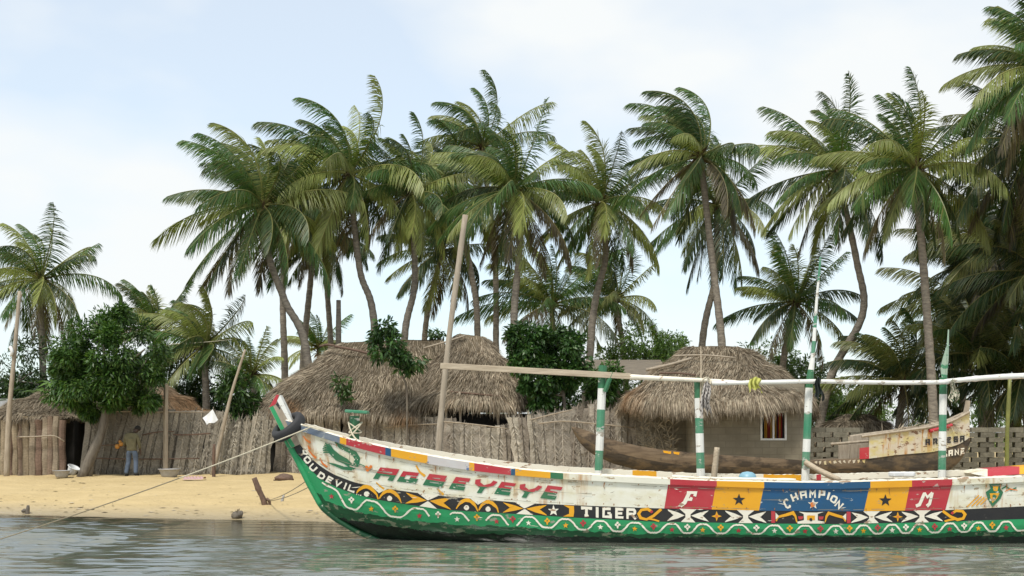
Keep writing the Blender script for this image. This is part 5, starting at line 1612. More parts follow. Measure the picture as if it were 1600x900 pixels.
rope = empty('mooring_rope', P(470, 668, 21.3), 'pale mooring rope from the boat bow sloping down over the beach into the water', 'rope')
def sag(p0, p1, s__, n_=14):
    t = np.linspace(0, 1, n_)[:, None]
    q_ = np.asarray(p0) * (1 - t) + np.asarray(p1) * t
    q_[:, 2] -= (4 * s__ * t * (1 - t))[:, 0]
    return q_
p0 = P(484, 668, 21.4)
g = Geo()
sl_ = sag(p0, P(-14, 847, 17.6), 0.06, 60)
tube(g, sl_[:28], (0.012, 0.010), 6, 0)
tube(g, sl_[27:], (0.010, 0.008), 6, 1)
g.build('line', [M['rope'], M['old_rope']], rope, smooth=True)
rope2 = empty('bow_rope', P(500, 674, 21.4), 'pale rope wound round the green bitt and laid along the bow rail', 'rope')
pl = [P(472, 664, 21.75), P(500, 671, 21.72), P(534, 681, 21.7), P(548, 680, 21.75)]
for k in range(16):
    a_ = k * 1.9
    pl.append(P(555, 660 + 17 * abs(math.sin(k * 0.63)), dB) + np.array((0.12 * math.cos(a_), 0.12 * math.sin(a_), 0)))
pl += [P(560, 689, 21.6), P(610, 699, 21.35)]
stick('line', pl, (0.014, 0.014), 'rope', rope2, 6, 120)

def cloth(name, label, x, y, dd, w, h, mats, seed, group=None, taper=0.5, stripes=0):
    r = np.random.default_rng(seed)
    root = empty(name, P(x, y, dd), label, 'cloth', group)
    nx, ny = 14, 16
    V = []
    for b__ in range(ny + 1):
        for a_ in range(nx + 1):
            u, v = a_ / nx - .5, b__ / ny
            ww = w * (taper + (1 - taper) * v ** 0.7) * (1 + 0.12 * math.sin(5 * v + seed))
            V.append(P(x, y, dd) + np.array((u * ww + 0.02 * math.sin(6 * v + seed), -0.07 + 0.05 * math.sin(a_ * 1.25 + 2 * v + seed) * (0.4 + v) - 0.02, -v * h * (1 + 0.16 * math.sin(a_ * 0.9 + seed)) + 0.05 * (1 - abs(u) * 2))))
    k = np.arange(ny)[:, None] * (nx + 1); j = np.arange(nx)[None, :]
    g = Geo()
    q_ = np.stack((k + j, k + nx + 1 + j, k + nx + 2 + j, k + j + 1), -1).reshape(-1, 4)
    if stripes:
        cell = np.array([int((b__ + (a_ * 2 if a_ % 6 < 3 else 12 - a_ * 2)) % 4 == 0) for b__ in range(ny) for a_ in range(nx)])
        V = np.array(V)
        g.add(V, q_[cell == 0], 0); g.add(V, q_[cell == 1], 1)
    else:
        g.add(V, q_, 0)
    g.build('fabric', mats, root, smooth=not stripes)
    return root
CL = {n_: plain('cloth_' + n_, c_, 0.9, 0.3, 14) for n_, c_ in (('pale', (0.55, 0.51, 0.47)), ('dark', (0.07, 0.06, 0.06)), ('yellow', (0.55, 0.55, 0.14)), ('black', (0.014, 0.022, 0.02)), ('greenish', (0.05, 0.12, 0.05)), ('cream', (0.62, 0.58, 0.46)), ('pink', (0.52, 0.34, 0.33)))}
cloth('hanging_cloth', 'dark and white zigzag striped cloth tied to the second striped post', 1102, 600, dP - .25, 0.22, 0.55, [CL['pale'], CL['dark']], 1, taper=0.45, stripes=1)
cloth('hanging_cloth', 'crumpled yellow cloth draped over the white pole', 1178, 593, dP - .22, 0.24, 0.22, [CL['yellow']], 2, taper=0.8)
cloth('hanging_cloth', 'black bundle of cloth knotted to the mast', 1277, 593, dP - .18, 0.17, 0.36, [CL['black']], 3, taper=0.6)
cloth('hanging_cloth', 'cream and green rag hanging from the post with a paddle blade', 1487, 596, dP - .15, 0.16, 0.36, [CL['cream'], CL['greenish']], 4, taper=0.45, stripes=1)
bk = empty('plastic_bowl', P(1168, 750, 22.3), 'upturned pale blue plastic bowl peeking over the boat rail', 'bowl')
g = Geo(); lathe(g, [(0.17, -0.10), (0.165, -0.03), (0.14, 0.035), (0.09, 0.07), (0.01, 0.085)], P(1168, 744, 22.3), 24); g.build('shell', plain('pale_blue_plastic', (0.22, 0.42, 0.52), 0.4, 0.1), bk, smooth=True)
nb = empty('float_block', P(1418, 744, 22.6), 'pair of small white foam floats lying inside the boat near the lettered M', 'float')
for k, x in enumerate((1400, 1420)):
    g = Geo(); box(g, P(x, 741, 22.6), (0.22, 0.2, 0.09), bevel=0.02, rot=Matrix.Rotation(0.3 - 0.7 * k, 3, 'Z')); g.build('foam', M['white_plastic'], nb)

# the tall bare pole against which the plank rail rests
bp = empty('leaning_pole', P(685, 740, 23.3), 'tall bare leaning pole rising in front of the peaked hut', 'pole')
stick('shaft', [P(681, 835, 23.3), P(686, 690, 23.3), P(698, 560, 23.3), P(709, 470, 23.3), P(727, 336, 23.3)], (0.062, 0.052), 'bare_wood', bp, 10, 24)

# ------------------------------------------------------------------ the old dugout drawn up on the sand
DG = 35.0
old = empty('dugout_canoe', P(1200, 741, DG + 0.5), 'weathered old dugout canoe with rusty white lettered planking, drawn up on the sand', 'boat')
TOP = curve([(893, 667), (905, 668), (925, 676), (945, 683), (980, 693), (1010, 699), (1040, 703), (1080, 707), (1200, 716), (1260, 719), (1300, 718), (1355, 716), (1400, 710), (1460, 705), (1500, 693), (1516, 682)], 8)
BOT = curve([(893, 669), (900, 684), (912, 699), (930, 712), (960, 725), (1010, 738), (1060, 747), (1440, 748), (1480, 738), (1500, 722), (1512, 702), (1516, 692)], 6)
UP = curve([(1340, 683), (1390, 676), (1450, 668), (1478, 661), (1492, 656), (1504, 649), (1516, 643)], 5)
def half2(px, v):
    a_ = np.clip((px - 892) / 130, 0.02, 1) ** 0.55
    b__ = np.clip((1517 - px) / 130, 0.02, 1) ** 0.6
    return 0.52 * a_ * b__ * np.sqrt(np.clip(1 - 0.92 * v ** 2.2, 0, 1))
px = np.linspace(893, 1516, 160)
g = Geo()
NV = 9
def Q2(px, py, hf):
    dd = DG + 0.6 - hf
    return np.stack(((px - 800) / F_PX * dd, dd, CAMH - (py - YH) / F_PX * dd), -1)
near = [Q2(px, TOP(px) * (1 - v) + BOT(px) * v, half2(px, v)) for v in np.linspace(0, 1, NV)]
r = np.random.default_rng(5)
dent = 0.012 * vnoise(np.stack((px * 0.05, px * 0.011), -1), 3)
far_ = [np.stack((p[:, 0], 2 * (DG + 0.6) - p[:, 1], p[:, 2]), -1) for p in near]
n_ = len(px); i = np.arange(n_ - 1)
for rr, fl in ((near, False), (far_, True)):
    for k in range(NV - 1):
        a_ = rr[k].copy(); b__ = rr[k + 1].copy()
        a_[:, 2] += dent; b__[:, 2] += dent
        q_ = np.stack((i, i + n_, i + n_ + 1, i + 1), -1)
        q_ = q_[:, ::-1] if fl else q_
        dk = px[:-1] > 1345
        V = np.concatenate((a_, b__))
        g.add(V, q_[~dk], 1 if k > 3 else 0)  # lower hull rows and the lettered end take the darker wood
        g.add(V, q_[dk], 1)
# thick lip and hollow
tn = near[0].copy(); tn[:, 2] += dent
ti = tn.copy(); hh_ = np.maximum(0.0, half2(px, 0) - 0.06); ti[:, 1] = DG + 0.6 - hh_
tb = ti.copy(); tb[:, 2] -= np.minimum(0.32, 0.7 * hh_); tb[:, 1] = DG + 0.6 - hh_ * 0.7
tf = np.stack((tn[:, 0], 2 * (DG + 0.6) - tn[:, 1], tn[:, 2]), -1); tfi = np.stack((ti[:, 0], 2 * (DG + 0.6) - ti[:, 1], ti[:, 2]), -1); tfb = np.stack((tb[:, 0], 2 * (DG + 0.6) - tb[:, 1], tb[:, 2]), -1)
for a_, b__ in ((tn, ti), (ti, tb), (tb, tfb), (tfb, tfi), (tfi, tf)):
    g.add(np.concatenate((a_, b__)), np.stack((i, i + 1, i + n_ + 1, i + n_), -1), 0)
# old scraps of yellow and patterned paint on its side
def odec(pts, mt, off=0.006):
    g.add([Q2(np.array([x]), np.array([y]), half2(np.array([x]), (y - TOP(x)) / (BOT(x) - TOP(x))) + off)[0] for x, y in pts], [np.arange(len(pts))[::-1]], mt)
for x0, x1 in ((1036, 1049), (1052, 1062)):
    odec([(x0, float(TOP(x0)) + 1.5), (x1, float(TOP(x1)) + 1.5), (x1 - 1, float(TOP(x1)) + 5.5), (x0 + 1, float(TOP(x0)) + 5)], 2)
for x in np.arange(1272, 1352, 7.5):
    odec([(x, float(TOP(x)) + 2 + r.uniform(0, 1)), (x + r.uniform(3, 5.5), float(TOP(x)) + 1.5), (x + r.uniform(3, 6), float(TOP(x)) + r.uniform(5, 8)), (x + 1, float(TOP(x)) + r.uniform(4, 8))], 3)
g.build('hull', [M['dugout'], M['dugout_dark'], M['yellow'], M['rust_white']], old, tint=False)
# planking built up at the lettered end
g = Geo()
pu = np.unique(np.concatenate((np.linspace(1343, 1515, 70), [1358])))
offp = 0.03
A_ = [Q2(pu, UP(pu) * (1 - v) + (TOP(pu) + 1.0) * v, half2(pu, 0) * (1.06 - 0.06 * v) + offp) for v in np.linspace(0, 1, 5)]
n2 = len(pu); i2 = np.arange(n2 - 1)
for k in range(4):
    V = np.concatenate((A_[k], A_[k + 1]))
    q_ = np.stack((i2, i2 + n2, i2 + n2 + 1, i2 + 1), -1)
    redm = (pu[:-1] < 1357.5) & (k > 1)
    gone = (pu[:-1] < 1357.5) & (k <= 1)
    g.add(V, q_[~redm & ~gone], 0); g.add(V, q_[redm], 1)
    Vb = np.stack((V[:, 0], 2 * (DG + 0.6) - V[:, 1], V[:, 2]), -1)
    g.add(Vb, q_[:, ::-1], 0)
    Vi = V.copy(); Vi[:, 1] = np.minimum(Vi[:, 1] + 0.05, DG + 0.6); g.add(Vi, q_[:, ::-1][~gone], 2)
    Vj = Vb.copy(); Vj[:, 1] = np.maximum(Vj[:, 1] - 0.05, DG + 0.6); g.add(Vj, q_, 2)
def lets(word_pos, h, w, mt, base, slope, hfk):
    for ch, x0 in word_pos:
        def put(pts, m_, lev):
            V = [Q2(np.array([x]), np.array([y]), half2(np.array([x]), 0) * (1.06 if hfk else 1.0) + offp + 0.012 + 0.003 * lev)[0] for x, y in pts]
            g.add(V, [np.arange(len(V))[::-1]], m_)
        glyph(ch, lambda x, y, x0=x0: (x0 + x, base + (x0 - 1445) * slope - y + slope * x), w, h, 2.3, (mt,), 0, put)
lets((('A', 1446), ('R', 1458), ('E', 1480), ('B', 1490), ('A', 1500)), 9.5, 7.2, 3, 696.0, -0.10, True)
lets((('G', 1473), ('A', 1482), ('N', 1491.5), ('E', 1501)), 9.5, 7.0, 4, 719, -0.16, False)
g.build('planking', [M['rust_white'], M['red'], M['bare_wood'], M['black'], M['cream']], old, tint=False)
g = Geo()
pr = np.linspace(1346, 1514, 50)
for sg in (-1, 1):
    p = Q2(pr, UP(pr), half2(pr, 0) * 1.06 + 0.05)
    if sg > 0: p[:, 1] = 2 * (DG + 0.6) - p[:, 1]
    tube(g, p, 0.055, 6, 0, squash=0.8)
    m_ = (pr > 1450) & (pr < 1490)
    q_ = p[m_] + np.array((0, 0.03 * sg, -0.11)); tube(g, q_, 0.055, 6, 1)
g.build('rail', [M['bare_wood'], M['red']], old, tint=False)
g = Geo()
tube(g, [P(1499, 712, DG + .52), P(1506, 684, DG + .6), P(1508.5, 655, DG + .6), P(1513, 626, DG + .6)], (0.06, 0.085, 0.10, 0.07), 5)
g.build('stem', M['bare_wood'], old)
for k, (a_, b__) in enumerate((((1298, 694), (1372, 688)), ((1440, 668), (1506, 651)))):
    stick('thwart_pole', [P(*a_, DG + .5), P(*b__, DG + .6)], (0.04, 0.035), 'bare_wood', old, seed=k)
for k, x in enumerate((1318, 1336)):
    g = Geo(); a_ = P(x, 706, DG + .9); box(g, a_, (0.3, 0.05, 0.42), rot=Matrix.Rotation(0.1 * k, 3, 'Y')); g.build('thwart_board', M['bare_wood'], old)
net = empty('net_pile', P(1420, 670, DG + .7), 'heap of dry brown netting and fronds lying in the lettered old canoe', 'net')
g = Geo(); r = np.random.default_rng(3)
xs_ = np.linspace(1366, 1486, 26); hz = 9 * np.sin(np.linspace(0.1, 3.0, 26)) ** 0.8 + r.normal(0, 0.8, 26)
ridge = np.stack([P(x, float(UP(x)) + 3 - h_, DG + .65) for x, h_ in zip(xs_, hz)])
fr_ = np.stack([P(x, float(UP(x)) + 4, DG + .3) for x in xs_]); bk_ = fr_ + np.array((0, 0.7, 0))
V = np.concatenate((fr_, ridge, bk_)); k = np.arange(25)
g.add(V, np.concatenate((np.stack((k, k + 26, k + 27, k + 1), -1), np.stack((k + 26, k + 52, k + 53, k + 27), -1))), 0, (0.22, 0.18, 0.13))
N = 900
t_ = r.uniform(0, 25, N); k0 = t_.astype(int).clip(0, 24); f_ = (t_ - k0)[:, None]; q_ = r.random((N, 1))
rp = ridge[k0] * (1 - f_) + ridge[k0 + 1] * f_; fp = fr_[k0] * (1 - f_) + fr_[k0 + 1] * f_
D_ = nrm(np.stack((r.normal(0.5, 0.5, N), r.normal(0, .3, N), r.normal(-.1, .15, N)), -1))
blades(g, rp * (1 - q_) + fp * q_, D_, nrm(np.cross(D_, (0, -.5, .8))), r.uniform(.15, .45, N), 0.022, 0.04, STRAW[r.integers(0, 4, N)] * r.uniform(.7, 1.2, (N, 1)))
g.build('heap', M['straw'], net)

# ------------------------------------------------------------------ the person by the fence
def skinned(name, verts, edges, radii, mat, parent, sub=2, root_i=0, loc=(0, 0, 0)):
    me = bpy.data.meshes.new(name + '_cage')
    me.from_pydata([tuple(v) for v in verts], edges, [])
    o = bpy.data.objects.new(name + '_cage', me)
    COL.objects.link(o)
    sk = o.modifiers.new('skin', 'SKIN')
    sk.use_smooth_shade = True
    me.skin_vertices.new() if not me.skin_vertices else None
    for k, rr in enumerate(radii):
        me.skin_vertices[0].data[k].radius = (rr, rr) if np.isscalar(rr) else rr
        me.skin_vertices[0].data[k].use_root = (k == root_i)
    o.modifiers.new('sub', 'SUBSURF').levels = sub
    dg = bpy.context.evaluated_depsgraph_get()
    em = bpy.data.meshes.new_from_object(o.evaluated_get(dg))
    em.name = name
    bpy.data.objects.remove(o)
    em.materials.clear(); em.materials.append(mat)
    for p in em.polygons: p.use_smooth = True
    out = bpy.data.objects.new(name, em)
    COL.objects.link(out)
    out.parent = parent
    return out

DPR = 40.55
zgp = float(ground_z(PX(206, DPR), DPR))
man = empty('person', (PX(206, DPR), DPR, zgp), 'person in olive jacket and blue jeans facing the frond fence, seen from behind', 'person')
skin = plain('dark_skin', (0.060, 0.034, 0.022), 0.5, 0.15)
J = {
 'pel': (0.0, 0.0, 0.88), 'spine': (0.0, -0.01, 1.08), 'chest': (0.0, -0.03, 1.28), 'neck': (0.05, 0.05, 1.43), 'head': (0.12, 0.12, 1.50), 'crown': (0.17, 0.17, 1.58),
 'lsh': (-0.17, -0.02, 1.33), 'lel': (-0.26, 0.10, 1.10), 'lwr': (-0.33, 0.30, 0.99), 'lpalm': (-0.35, 0.38, 0.975),
 'rsh': (0.17, -0.02, 1.33), 'rel': (0.245, -0.01, 1.06), 'rwr': (0.26, 0.06, 0.84), 'rpalm': (0.26, 0.08, 0.76),
 'lhip': (-0.09, 0, 0.84), 'lkn': (-0.12, 0.05, 0.47), 'lan': (-0.18, -0.03, 0.09), 'lto': (-0.19, 0.15, 0.035),
 'rhip': (0.09, 0, 0.84), 'rkn': (0.12, 0.05, 0.47), 'ran': (0.14, -0.03, 0.09), 'rto': (0.16, 0.15, 0.035)}
Rr = {'pel': .13, 'spine': .12, 'chest': .135, 'neck': .058, 'head': .088, 'crown': .07, 'lsh': .06, 'lel': .043, 'lwr': .03, 'lpalm': .034, 'rsh': .06, 'rel': .043, 'rwr': .03, 'rpalm': .034,
      'lhip': .085, 'lkn': .058, 'lan': .042, 'lto': .035, 'rhip': .085, 'rkn': .058, 'ran': .042, 'rto': .035}
E = [('pel', 'spine'), ('spine', 'chest'), ('chest', 'neck'), ('neck', 'head'), ('head', 'crown'), ('chest', 'lsh'), ('lsh', 'lel'), ('lel', 'lwr'), ('lwr', 'lpalm'), ('chest', 'rsh'), ('rsh', 'rel'), ('rel', 'rwr'), ('rwr', 'rpalm'),
     ('pel', 'lhip'), ('lhip', 'lkn'), ('lkn', 'lan'), ('lan', 'lto'), ('pel', 'rhip'), ('rhip', 'rkn'), ('rkn', 'ran'), ('ran', 'rto')]
names = list(J); V = [J[k] for k in names]; rad = [Rr[k] for k in names]
ed = [(names.index(a), names.index(b__)) for a, b__ in E]
for hand, dv, sp_ in (('lpalm', np.array((-.1, .9, -.25)), np.array((.5, 0, .8))), ('rpalm', np.array((-.05, .12, -1.0)), np.array((0, 1.0, 0.1)))):
    p0 = np.array(J[hand]); dv = nrm(dv)
    for k in range(4):
        b0 = p0 + sp_ * (k - 1.5) * 0.019
        b1 = b0 + dv * (0.045 + 0.004 * (k in (1, 2))); b2 = b1 + nrm(dv + np.array((-.35 if hand == 'rpalm' else .2, .2, 0))) * 0.035
        n0 = len(V); V += [b1, b2]; rad += [.010, .008]; ed += [(names.index(hand), n0), (n0, n0 + 1)]
    tb_ = p0 + sp_ * 0.04 + dv * 0.01; n0 = len(V); V += [tb_, tb_ + dv * 0.035]; rad += [.011, .009]; ed += [(names.index(hand), n0), (n0, n0 + 1)]
skinned('body', V, ed, rad, skin, man)
olive = plain('olive_cloth', (0.15, 0.135, 0.075), 0.95, 0.35, 10)
jk = ['hem', 'spine', 'chest', 'coll', 'lsh', 'lel', 'lcf', 'rsh', 'rel', 'rcf']
JJ = dict(J); JJ['hem'] = (0, 0, 0.80); JJ['coll'] = (0.04, 0.02, 1.385); JJ['lcf'] = (-0.32, 0.27, 1.0); JJ['rcf'] = (0.26, 0.045, 0.89)
JR = {'hem': (.205, .15), 'spine': (.175, .14), 'chest': (.185, .15), 'coll': .085, 'lsh': .085, 'lel': .062, 'lcf': .05, 'rsh': .085, 'rel': .062, 'rcf': .05}
JE = [('hem', 'spine'), ('spine', 'chest'), ('chest', 'coll'), ('chest', 'lsh'), ('lsh', 'lel'), ('lel', 'lcf'), ('chest', 'rsh'), ('rsh', 'rel'), ('rel', 'rcf')]
skinned('jacket', [JJ[k] for k in jk], [(jk.index(a), jk.index(b__)) for a, b__ in JE], [JR[k] for k in jk], olive, man, root_i=1)
denim = plain('denim', (0.105, 0.14, 0.20), 0.95, 0.45, 9)
tk = ['top', 'pel', 'lhip', 'lmt', 'lkn', 'lcal', 'lan', 'rhip', 'rmt', 'rkn', 'rcal', 'ran']
TJ = dict(J); TJ['top'] = (0, 0, 0.97); TJ['lmt'] = (-.11, .03, .66); TJ['rmt'] = (.11, .03, .66); TJ['lcal'] = (-.155, .0, .27); TJ['rcal'] = (.13, .0, .27); TJ['lan'] = (-.18, -.03, .06); TJ['ran'] = (.14, -.03, .06)
TR = {'top': (.15, .12), 'pel': (.155, .135), 'lhip': .11, 'lmt': .095, 'lkn': .08, 'lcal': .078, 'lan': .072, 'rhip': .11, 'rmt': .095, 'rkn': .08, 'rcal': .078, 'ran': .072}
TE = [('top', 'pel'), ('pel', 'lhip'), ('lhip', 'lmt'), ('lmt', 'lkn'), ('lkn', 'lcal'), ('lcal', 'lan'), ('pel', 'rhip'), ('rhip', 'rmt'), ('rmt', 'rkn'), ('rkn', 'rcal'), ('rcal', 'ran')]
skinned('jeans', [TJ[k] for k in tk], [(tk.index(a), tk.index(b__)) for a, b__ in TE], [TR[k] for k in tk], denim, man, root_i=1)
for nm in ('l', 'r'):
    a_ = np.array(J[nm + 'an']); b__ = np.array(J[nm + 'to'])
    skinned('shoe', [a_ + (0, -.03, -.04), (a_ + b__) / 2 + (0, 0, -.03), b__ + (0, .05, 0)], [(0, 1), (1, 2)], [.055, .052, .042], M['dark'], man)
g = Geo()
lathe(g, [(.094, -.03), (.101, .02), (.085, .075), (.05, .105), (.01, .115)], (0.145, 0.135, 1.545), 18, rot=Matrix.Rotation(-.35, 3, 'X') @ Matrix.Rotation(0.25, 3, 'Y'))
hair = g.build('hair', M['dark'], None, smooth=True); hair.parent = man
for sg in (-1, 1):
    g = Geo(); lathe(g, [(.004, -.03), (.02, -.02), (.024, .01), (.012, .032)], (0.125 + sg * 0.093, 0.125, 1.505), 8); e_ = g.build('ear', skin, None, smooth=True); e_.parent = man

# ------------------------------------------------------------------ small things on the beach and along the fences
fb = empty('fishing_floats', P(185, 697, 41.1), 'orange fishing floats hanging on the fence near the reaching hand', 'floats')
for k, (x, y, rr) in enumerate(((183.5, 697.5, .085), (189.5, 694, .075), (187.5, 690, .05))):
    g = Geo(); a_ = np.linspace(-1.5, 1.5, 9); lathe(g, [(rr * math.cos(t), rr * math.sin(t)) for t in a_], P(x, y, 40.95 + .03 * k), 14); g.build('float', M['orange_plastic'], fb, smooth=True)
stick('cord', [P(181, 705, 41.05), P(183, 693, 41.0), P(189, 682, 41.1)], (.012, .012), 'dark_stick', fb)

def basin(name, label, px, py, d_, r_, h, mat, tilt=None, group='washing basins on the sand'):
    c_ = np.array(P(px, py, d_)); c_[2] = float(ground_z(c_[0], d_)) - 0.01 if tilt is None else c_[2]
    root = empty(name, c_, label, 'basin', group)
    prof = [(r_ * .66, 0), (r_ * .76, h * .25), (r_ * .90, h * .75), (r_ * .97, h * .95), (r_ * 1.06, h), (r_ * 1.05, h * 1.02), (r_ * .95, h * .97), (r_ * .87, h * .75), (r_ * .72, h * .22), (r_ * .62, h * .1)]
    g = Geo(); lathe(g, prof, c_, 36, rot=tilt); g.build('bowl', mat, root, smooth=True)
    g = Geo()
    a_ = np.linspace(0, 2 * math.pi, 37)
    ring = np.stack((r_ * 1.06 * np.cos(a_), r_ * 1.06 * np.sin(a_), np.full(37, h)), -1)
    if tilt is not None: ring = ring @ np.array(tilt).T
    tube(g, ring + c_, 0.012, 6); g.build('rim', mat, root, smooth=True)
basin('basin', 'wide dull metal basin standing on the sand between person and short post', 264.5, 741, 39.6, .33, .27, M['alu'])
basin('basin', 'grey metal basin on the sand at the foot of the mango trunk', 96.5, 740, 40.0, .26, .22, M['alu'])
basin('basin', 'white plastic basin tipped on edge behind a grey one by the mango trunk', 111, 740, 40.5, .19, .24, M['white_plastic'], tilt=Matrix.Rotation(math.radians(28), 3, 'Y') @ Matrix.Rotation(math.radians(8), 3, 'X'))

pl_ = empty('bare_pole', P(13, 735, 40.8), 'tall weathered bare pole in front of the log stockade', 'pole')
stick('shaft', [(PX(10, 40.8), 40.8, 0.4), P(14, 650, 40.8), P(22, 560, 40.8), P(31, 455, 40.8)], (.095, .06), 'bare_wood', pl_, 10, 20)
stick('rag', [P(16, 542, 40.7), P(19, 549, 40.65), P(17, 556, 40.7)], (.06, .05), 'white_plastic', pl_)
pl_ = empty('fence_post', P(258, 741, 41.2), 'square grey post standing up above the frond fence before the smooth roof', 'post')
g = Geo(); tube(g, [(PX(258.5, 41.2), 41.2, 0.4), P(259, 650, 41.2), P(259.5, 600, 41.2)], (.085, .075), 4); g.build('shaft', M['bare_wood'], pl_)
pl_ = empty('leaning_branch', P(352, 665, 40.9), 'slanting pale branch pole behind the waving white bag', 'pole')
stick('shaft', [(PX(330, 40.9), 40.95, 0.45), P(350, 662, 40.9), P(363, 610, 40.9), P(383, 546, 40.9)], (.075, .04), 'bare_wood', pl_, 8, 16)
pl_ = empty('short_post', P(334.5, 742, 39.7), 'short dark post stuck in the sand before the fence', 'post')
stick('shaft', [(PX(334, 39.7), 39.7, 0.3), P(334, 720, 39.7), P(334.5, 694, 39.7)], (.06, .05), 'dark_stick', pl_)
bag = empty('plastic_bag', P(329, 652, 40.7), 'torn white plastic bag fluttering from the fence top', 'bag')
g = Geo(); nx, ny = 10, 8
V = []
cr_ = [P(316.5, 653, 40.7), P(333, 639.5, 40.7), P(340, 657, 40.6), P(323, 664, 40.55)]
for b__ in range(ny + 1):
    for a_ in range(nx + 1):
        u, v = a_ / nx, b__ / ny
        q_ = (cr_[0] * (1 - u) + cr_[1] * u) * (1 - v) + (cr_[3] * (1 - u) + cr_[2] * u) * v
        V.append(q_ + np.array((0, .05 * math.sin(5 * u + 3 * v), .03 * math.sin(7 * u) * v)))
k = np.arange(ny)[:, None] * (nx + 1); j = np.arange(nx)[None, :]
g.add(V, np.stack((k + j, k + nx + 1 + j, k + nx + 2 + j, k + j + 1), -1).reshape(-1, 4)); g.build('sheet', M['white_plastic'], bag, smooth=True)
rg = empty('cloth_scrap', P(303, 747, 37.9), 'crumpled pink cloth lying on the sand near the metal basin', 'cloth')
g = Geo(); nx, ny = 22, 10; V = []; r = np.random.default_rng(4)
for b__ in range(ny + 1):
    for a_ in range(nx + 1):
        x = PX(303, 38.0) + (a_ / nx - .5) * .62 + .03 * math.sin(b__); y = 38.0 + (b__ / ny - .5) * .5
        V.append((x, y, float(ground_z(x, y)) + .02 + .11 * abs(math.sin(a_ * .9 + b__ * .5)) * max(0, 1 - abs(b__ / ny - .5) * 1.9)))
k = np.arange(ny)[:, None] * (nx + 1); j = np.arange(nx)[None, :]
g.add(V, np.stack((k + j, k + j + 1, k + nx + 2 + j, k + nx + 1 + j), -1).reshape(-1, 4)); g.build('fabric', CL['pink'], rg, smooth=True)

def onground(px, py):
    """Where the sight line through a pixel meets the beach."""
    for d_ in np.arange(24, 48, 0.05):
        p = P(px, py, d_)
        if p[2] <= float(ground_z(p[0], d_)): return np.array((p[0], d_, float(ground_z(p[0], d_))))
    return P(px, py, 40)
c_ = onground(413, 789)
lg = empty('mooring_stake', c_, 'dark crooked driftwood stake leaning out of the sand by the bow', 'stake')
k_ = F_PX / c_[1]
o_ = lambda x, y: c_ + np.array(((x - 413) / k_, 0.0, -(y - 789) / k_))
stick('shaft', [o_(415, 795), o_(411, 780), o_(404, 765), o_(397, 747)], (.075, .065), 'dark_stick', lg, 9, 14, 3)
stick('root_stub', [o_(420, 792), o_(421, 784), o_(416, 779)], (.04, .035), 'dark_stick', lg)
stay = empty('stake_line', o_(421, 782), 'pair of thin brown lines tied from the driftwood stake to the green stem', 'rope')
for a_, b__ in (((419, 782), (479, 751)), ((420, 783), (486, 759))):
    stick('line', sag(o_(*a_), P(b__[0], b__[1], YC - 0.02), 0.05), (.009, .009), 'old_rope', stay, 5, 14)
c_ = onground(445, 752)
rk = empty('driftwood_lump', c_, 'dark sooty driftwood lump lying on the sand beside the bow', 'driftwood')
def lump(root, name, c_, rx, ry, rz, mat, seed):
    g = Geo(); th_ = np.linspace(0, math.pi, 12); ph = np.linspace(0, 2 * math.pi, 20, endpoint=False)
    V = np.array([(math.sin(t) * math.cos(p), math.sin(t) * math.sin(p), math.cos(t)) for t in th_ for p in ph])
    V = V * (1 + .22 * vnoise(V * 2.2, seed))[:, None] * (rx, ry, rz) + c_
    i_ = np.arange(11)[:, None] * 20; j_ = np.arange(20)[None, :]
    g.add(V, np.stack((i_ + j_, i_ + 20 + j_, i_ + 20 + (j_ + 1) % 20, i_ + (j_ + 1) % 20), -1).reshape(-1, 4)); return g.build(name, M[mat], root, smooth=True)
lump(rk, 'log', c_ + (0, 0, .08), .27, .2, .14, 'dark_stick', 3)
stick('twig', [c_ + (-.2, 0, .03), c_ + (-.33, -.05, .03)], (.03, .02), 'dark_stick', rk)
c_ = onground(371, 810)
cr = empty('coconut_husk', c_, 'shaggy coconut husk lying at the waterline', 'coconut husk')
lump(cr, 'husk', c_ + (0, 0, .07), .13, .12, .10, 'tree_bark', 6)
g = Geo(); r = np.random.default_rng(6); N = 60; D_ = nrm(r.normal(size=(N, 3)) + (0, 0, .4)); blades(g, c_ + (0, 0, .07) + D_ * .08, D_, nrm(np.cross(D_, (0.3, 0, 1))), r.uniform(.05, .12, N), .015, .02, (0.25, .2, .13)); g.build('fibre', M['straw'], cr)
c_ = onground(42, 803)
sb = empty('shore_stump', c_, 'little dark stump standing in the shallows near the picture edge', 'stump')
stick('shaft', [c_ + (0, 0, -.1), c_ + (.02, 0, .08), c_ + (.03, 0, .20)], (.06, .035), 'tree_bark', sb)
lump(sb, 'knob', c_ + (-.06, 0, .07), .06, .06, .05, 'tree_bark', 8)
c_ = onground(442, 784)
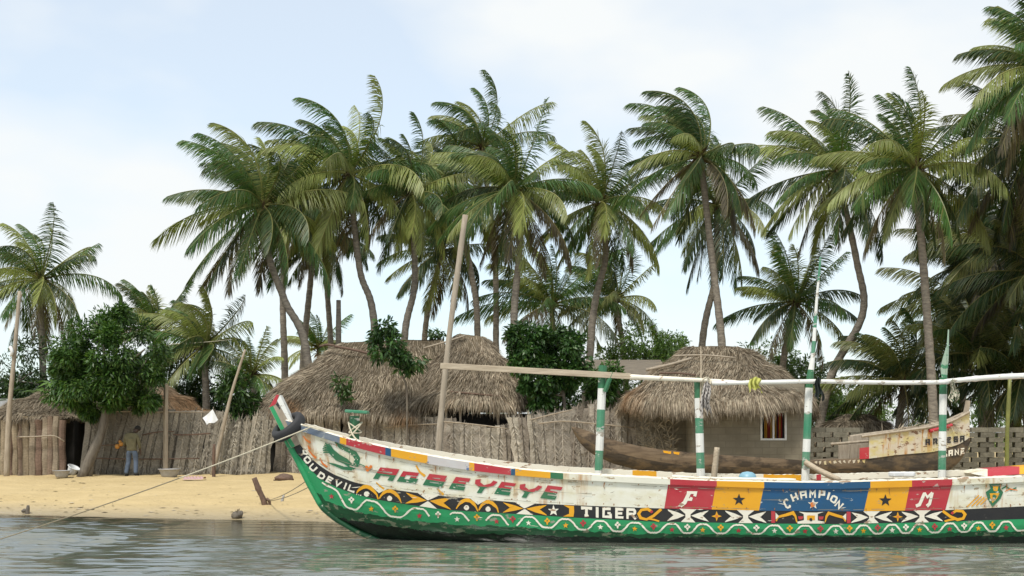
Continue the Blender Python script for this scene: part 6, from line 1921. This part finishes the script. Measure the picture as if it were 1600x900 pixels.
sm = empty('bottle', c_, 'small pale bottle leaning against the thin stake lines', 'bottle')
stick('glass', [c_ + (-.02, 0, 0), c_ + (.0, 0, .09), c_ + (.03, 0, .16)], (.04, .022), 'alu', sm)
yp = empty('bamboo_post', P(1575, 741, 37.6), 'yellow-green bamboo post behind the end of the white pole rail', 'post')
stick('shaft', [(PX(1573, 37.6), 37.6, .4), P(1574, 672, 37.6), P(1578, 592, 37.6)], (.07, .06), plain('bamboo_green', (0.20, 0.21, 0.05), .5, .4, 5), yp)
wire = empty('overhead_wire', P(255, 537, 47), 'thin pale wire stretched between palms beyond the mango tree', 'wire')
stick('line', sag(P(245, 538, 46.5), P(372, 529, 47), 0.05), (.012, .012), 'rope', wire, 5, 14)
# scattered bits of twig, shell and husk
g = Geo(); r = np.random.default_rng(12); N = 420
xs_ = r.uniform(-14, 0, N); ys_ = shore(xs_) + np.where(np.arange(N) % 5 < 2, np.abs(r.normal(0.9, .35, N)) + .1, np.abs(r.normal(0, 1, N)) * 5 + .25)
zs_ = gz_rough(xs_, ys_)
for x, y, z in zip(xs_[:170], ys_[:170], zs_[:170]):
    q_ = r.uniform(.012, .05)
    V = np.array([(math.cos(a_) * q_ * r.uniform(.7, 2.2), math.sin(a_) * q_, 0) for a_ in np.arange(6) * 1.047]) + (x, y, z + .012)
    g.add(np.concatenate((V, [[x, y, z + .012 + q_ * .22]])), [np.array([(k, (k + 1) % 6, 6) for k in range(6)])], 0, np.array(((.07, .05, .035), (.14, .10, .06), (.45, .40, .32), (.10, .08, .05))[r.integers(0, 4)]))
a_ = r.uniform(0, 6.28, 250); D_ = np.stack((np.cos(a_), np.sin(a_), np.full(250, .03)), -1)
blades(g, np.stack((xs_[170:], ys_[170:], zs_[170:] + .015), -1), D_, nrm(np.cross(D_, (0, 0, 1.0))), r.uniform(.05, .3, 250), .02, 0, np.array((.13, .09, .055)) * r.uniform(.5, 1.6, (250, 1)))
tag(g.build('beach_litter', M['straw']), 'scattered twigs, husk bits and shells on the sand', 'litter', kind='stuff')
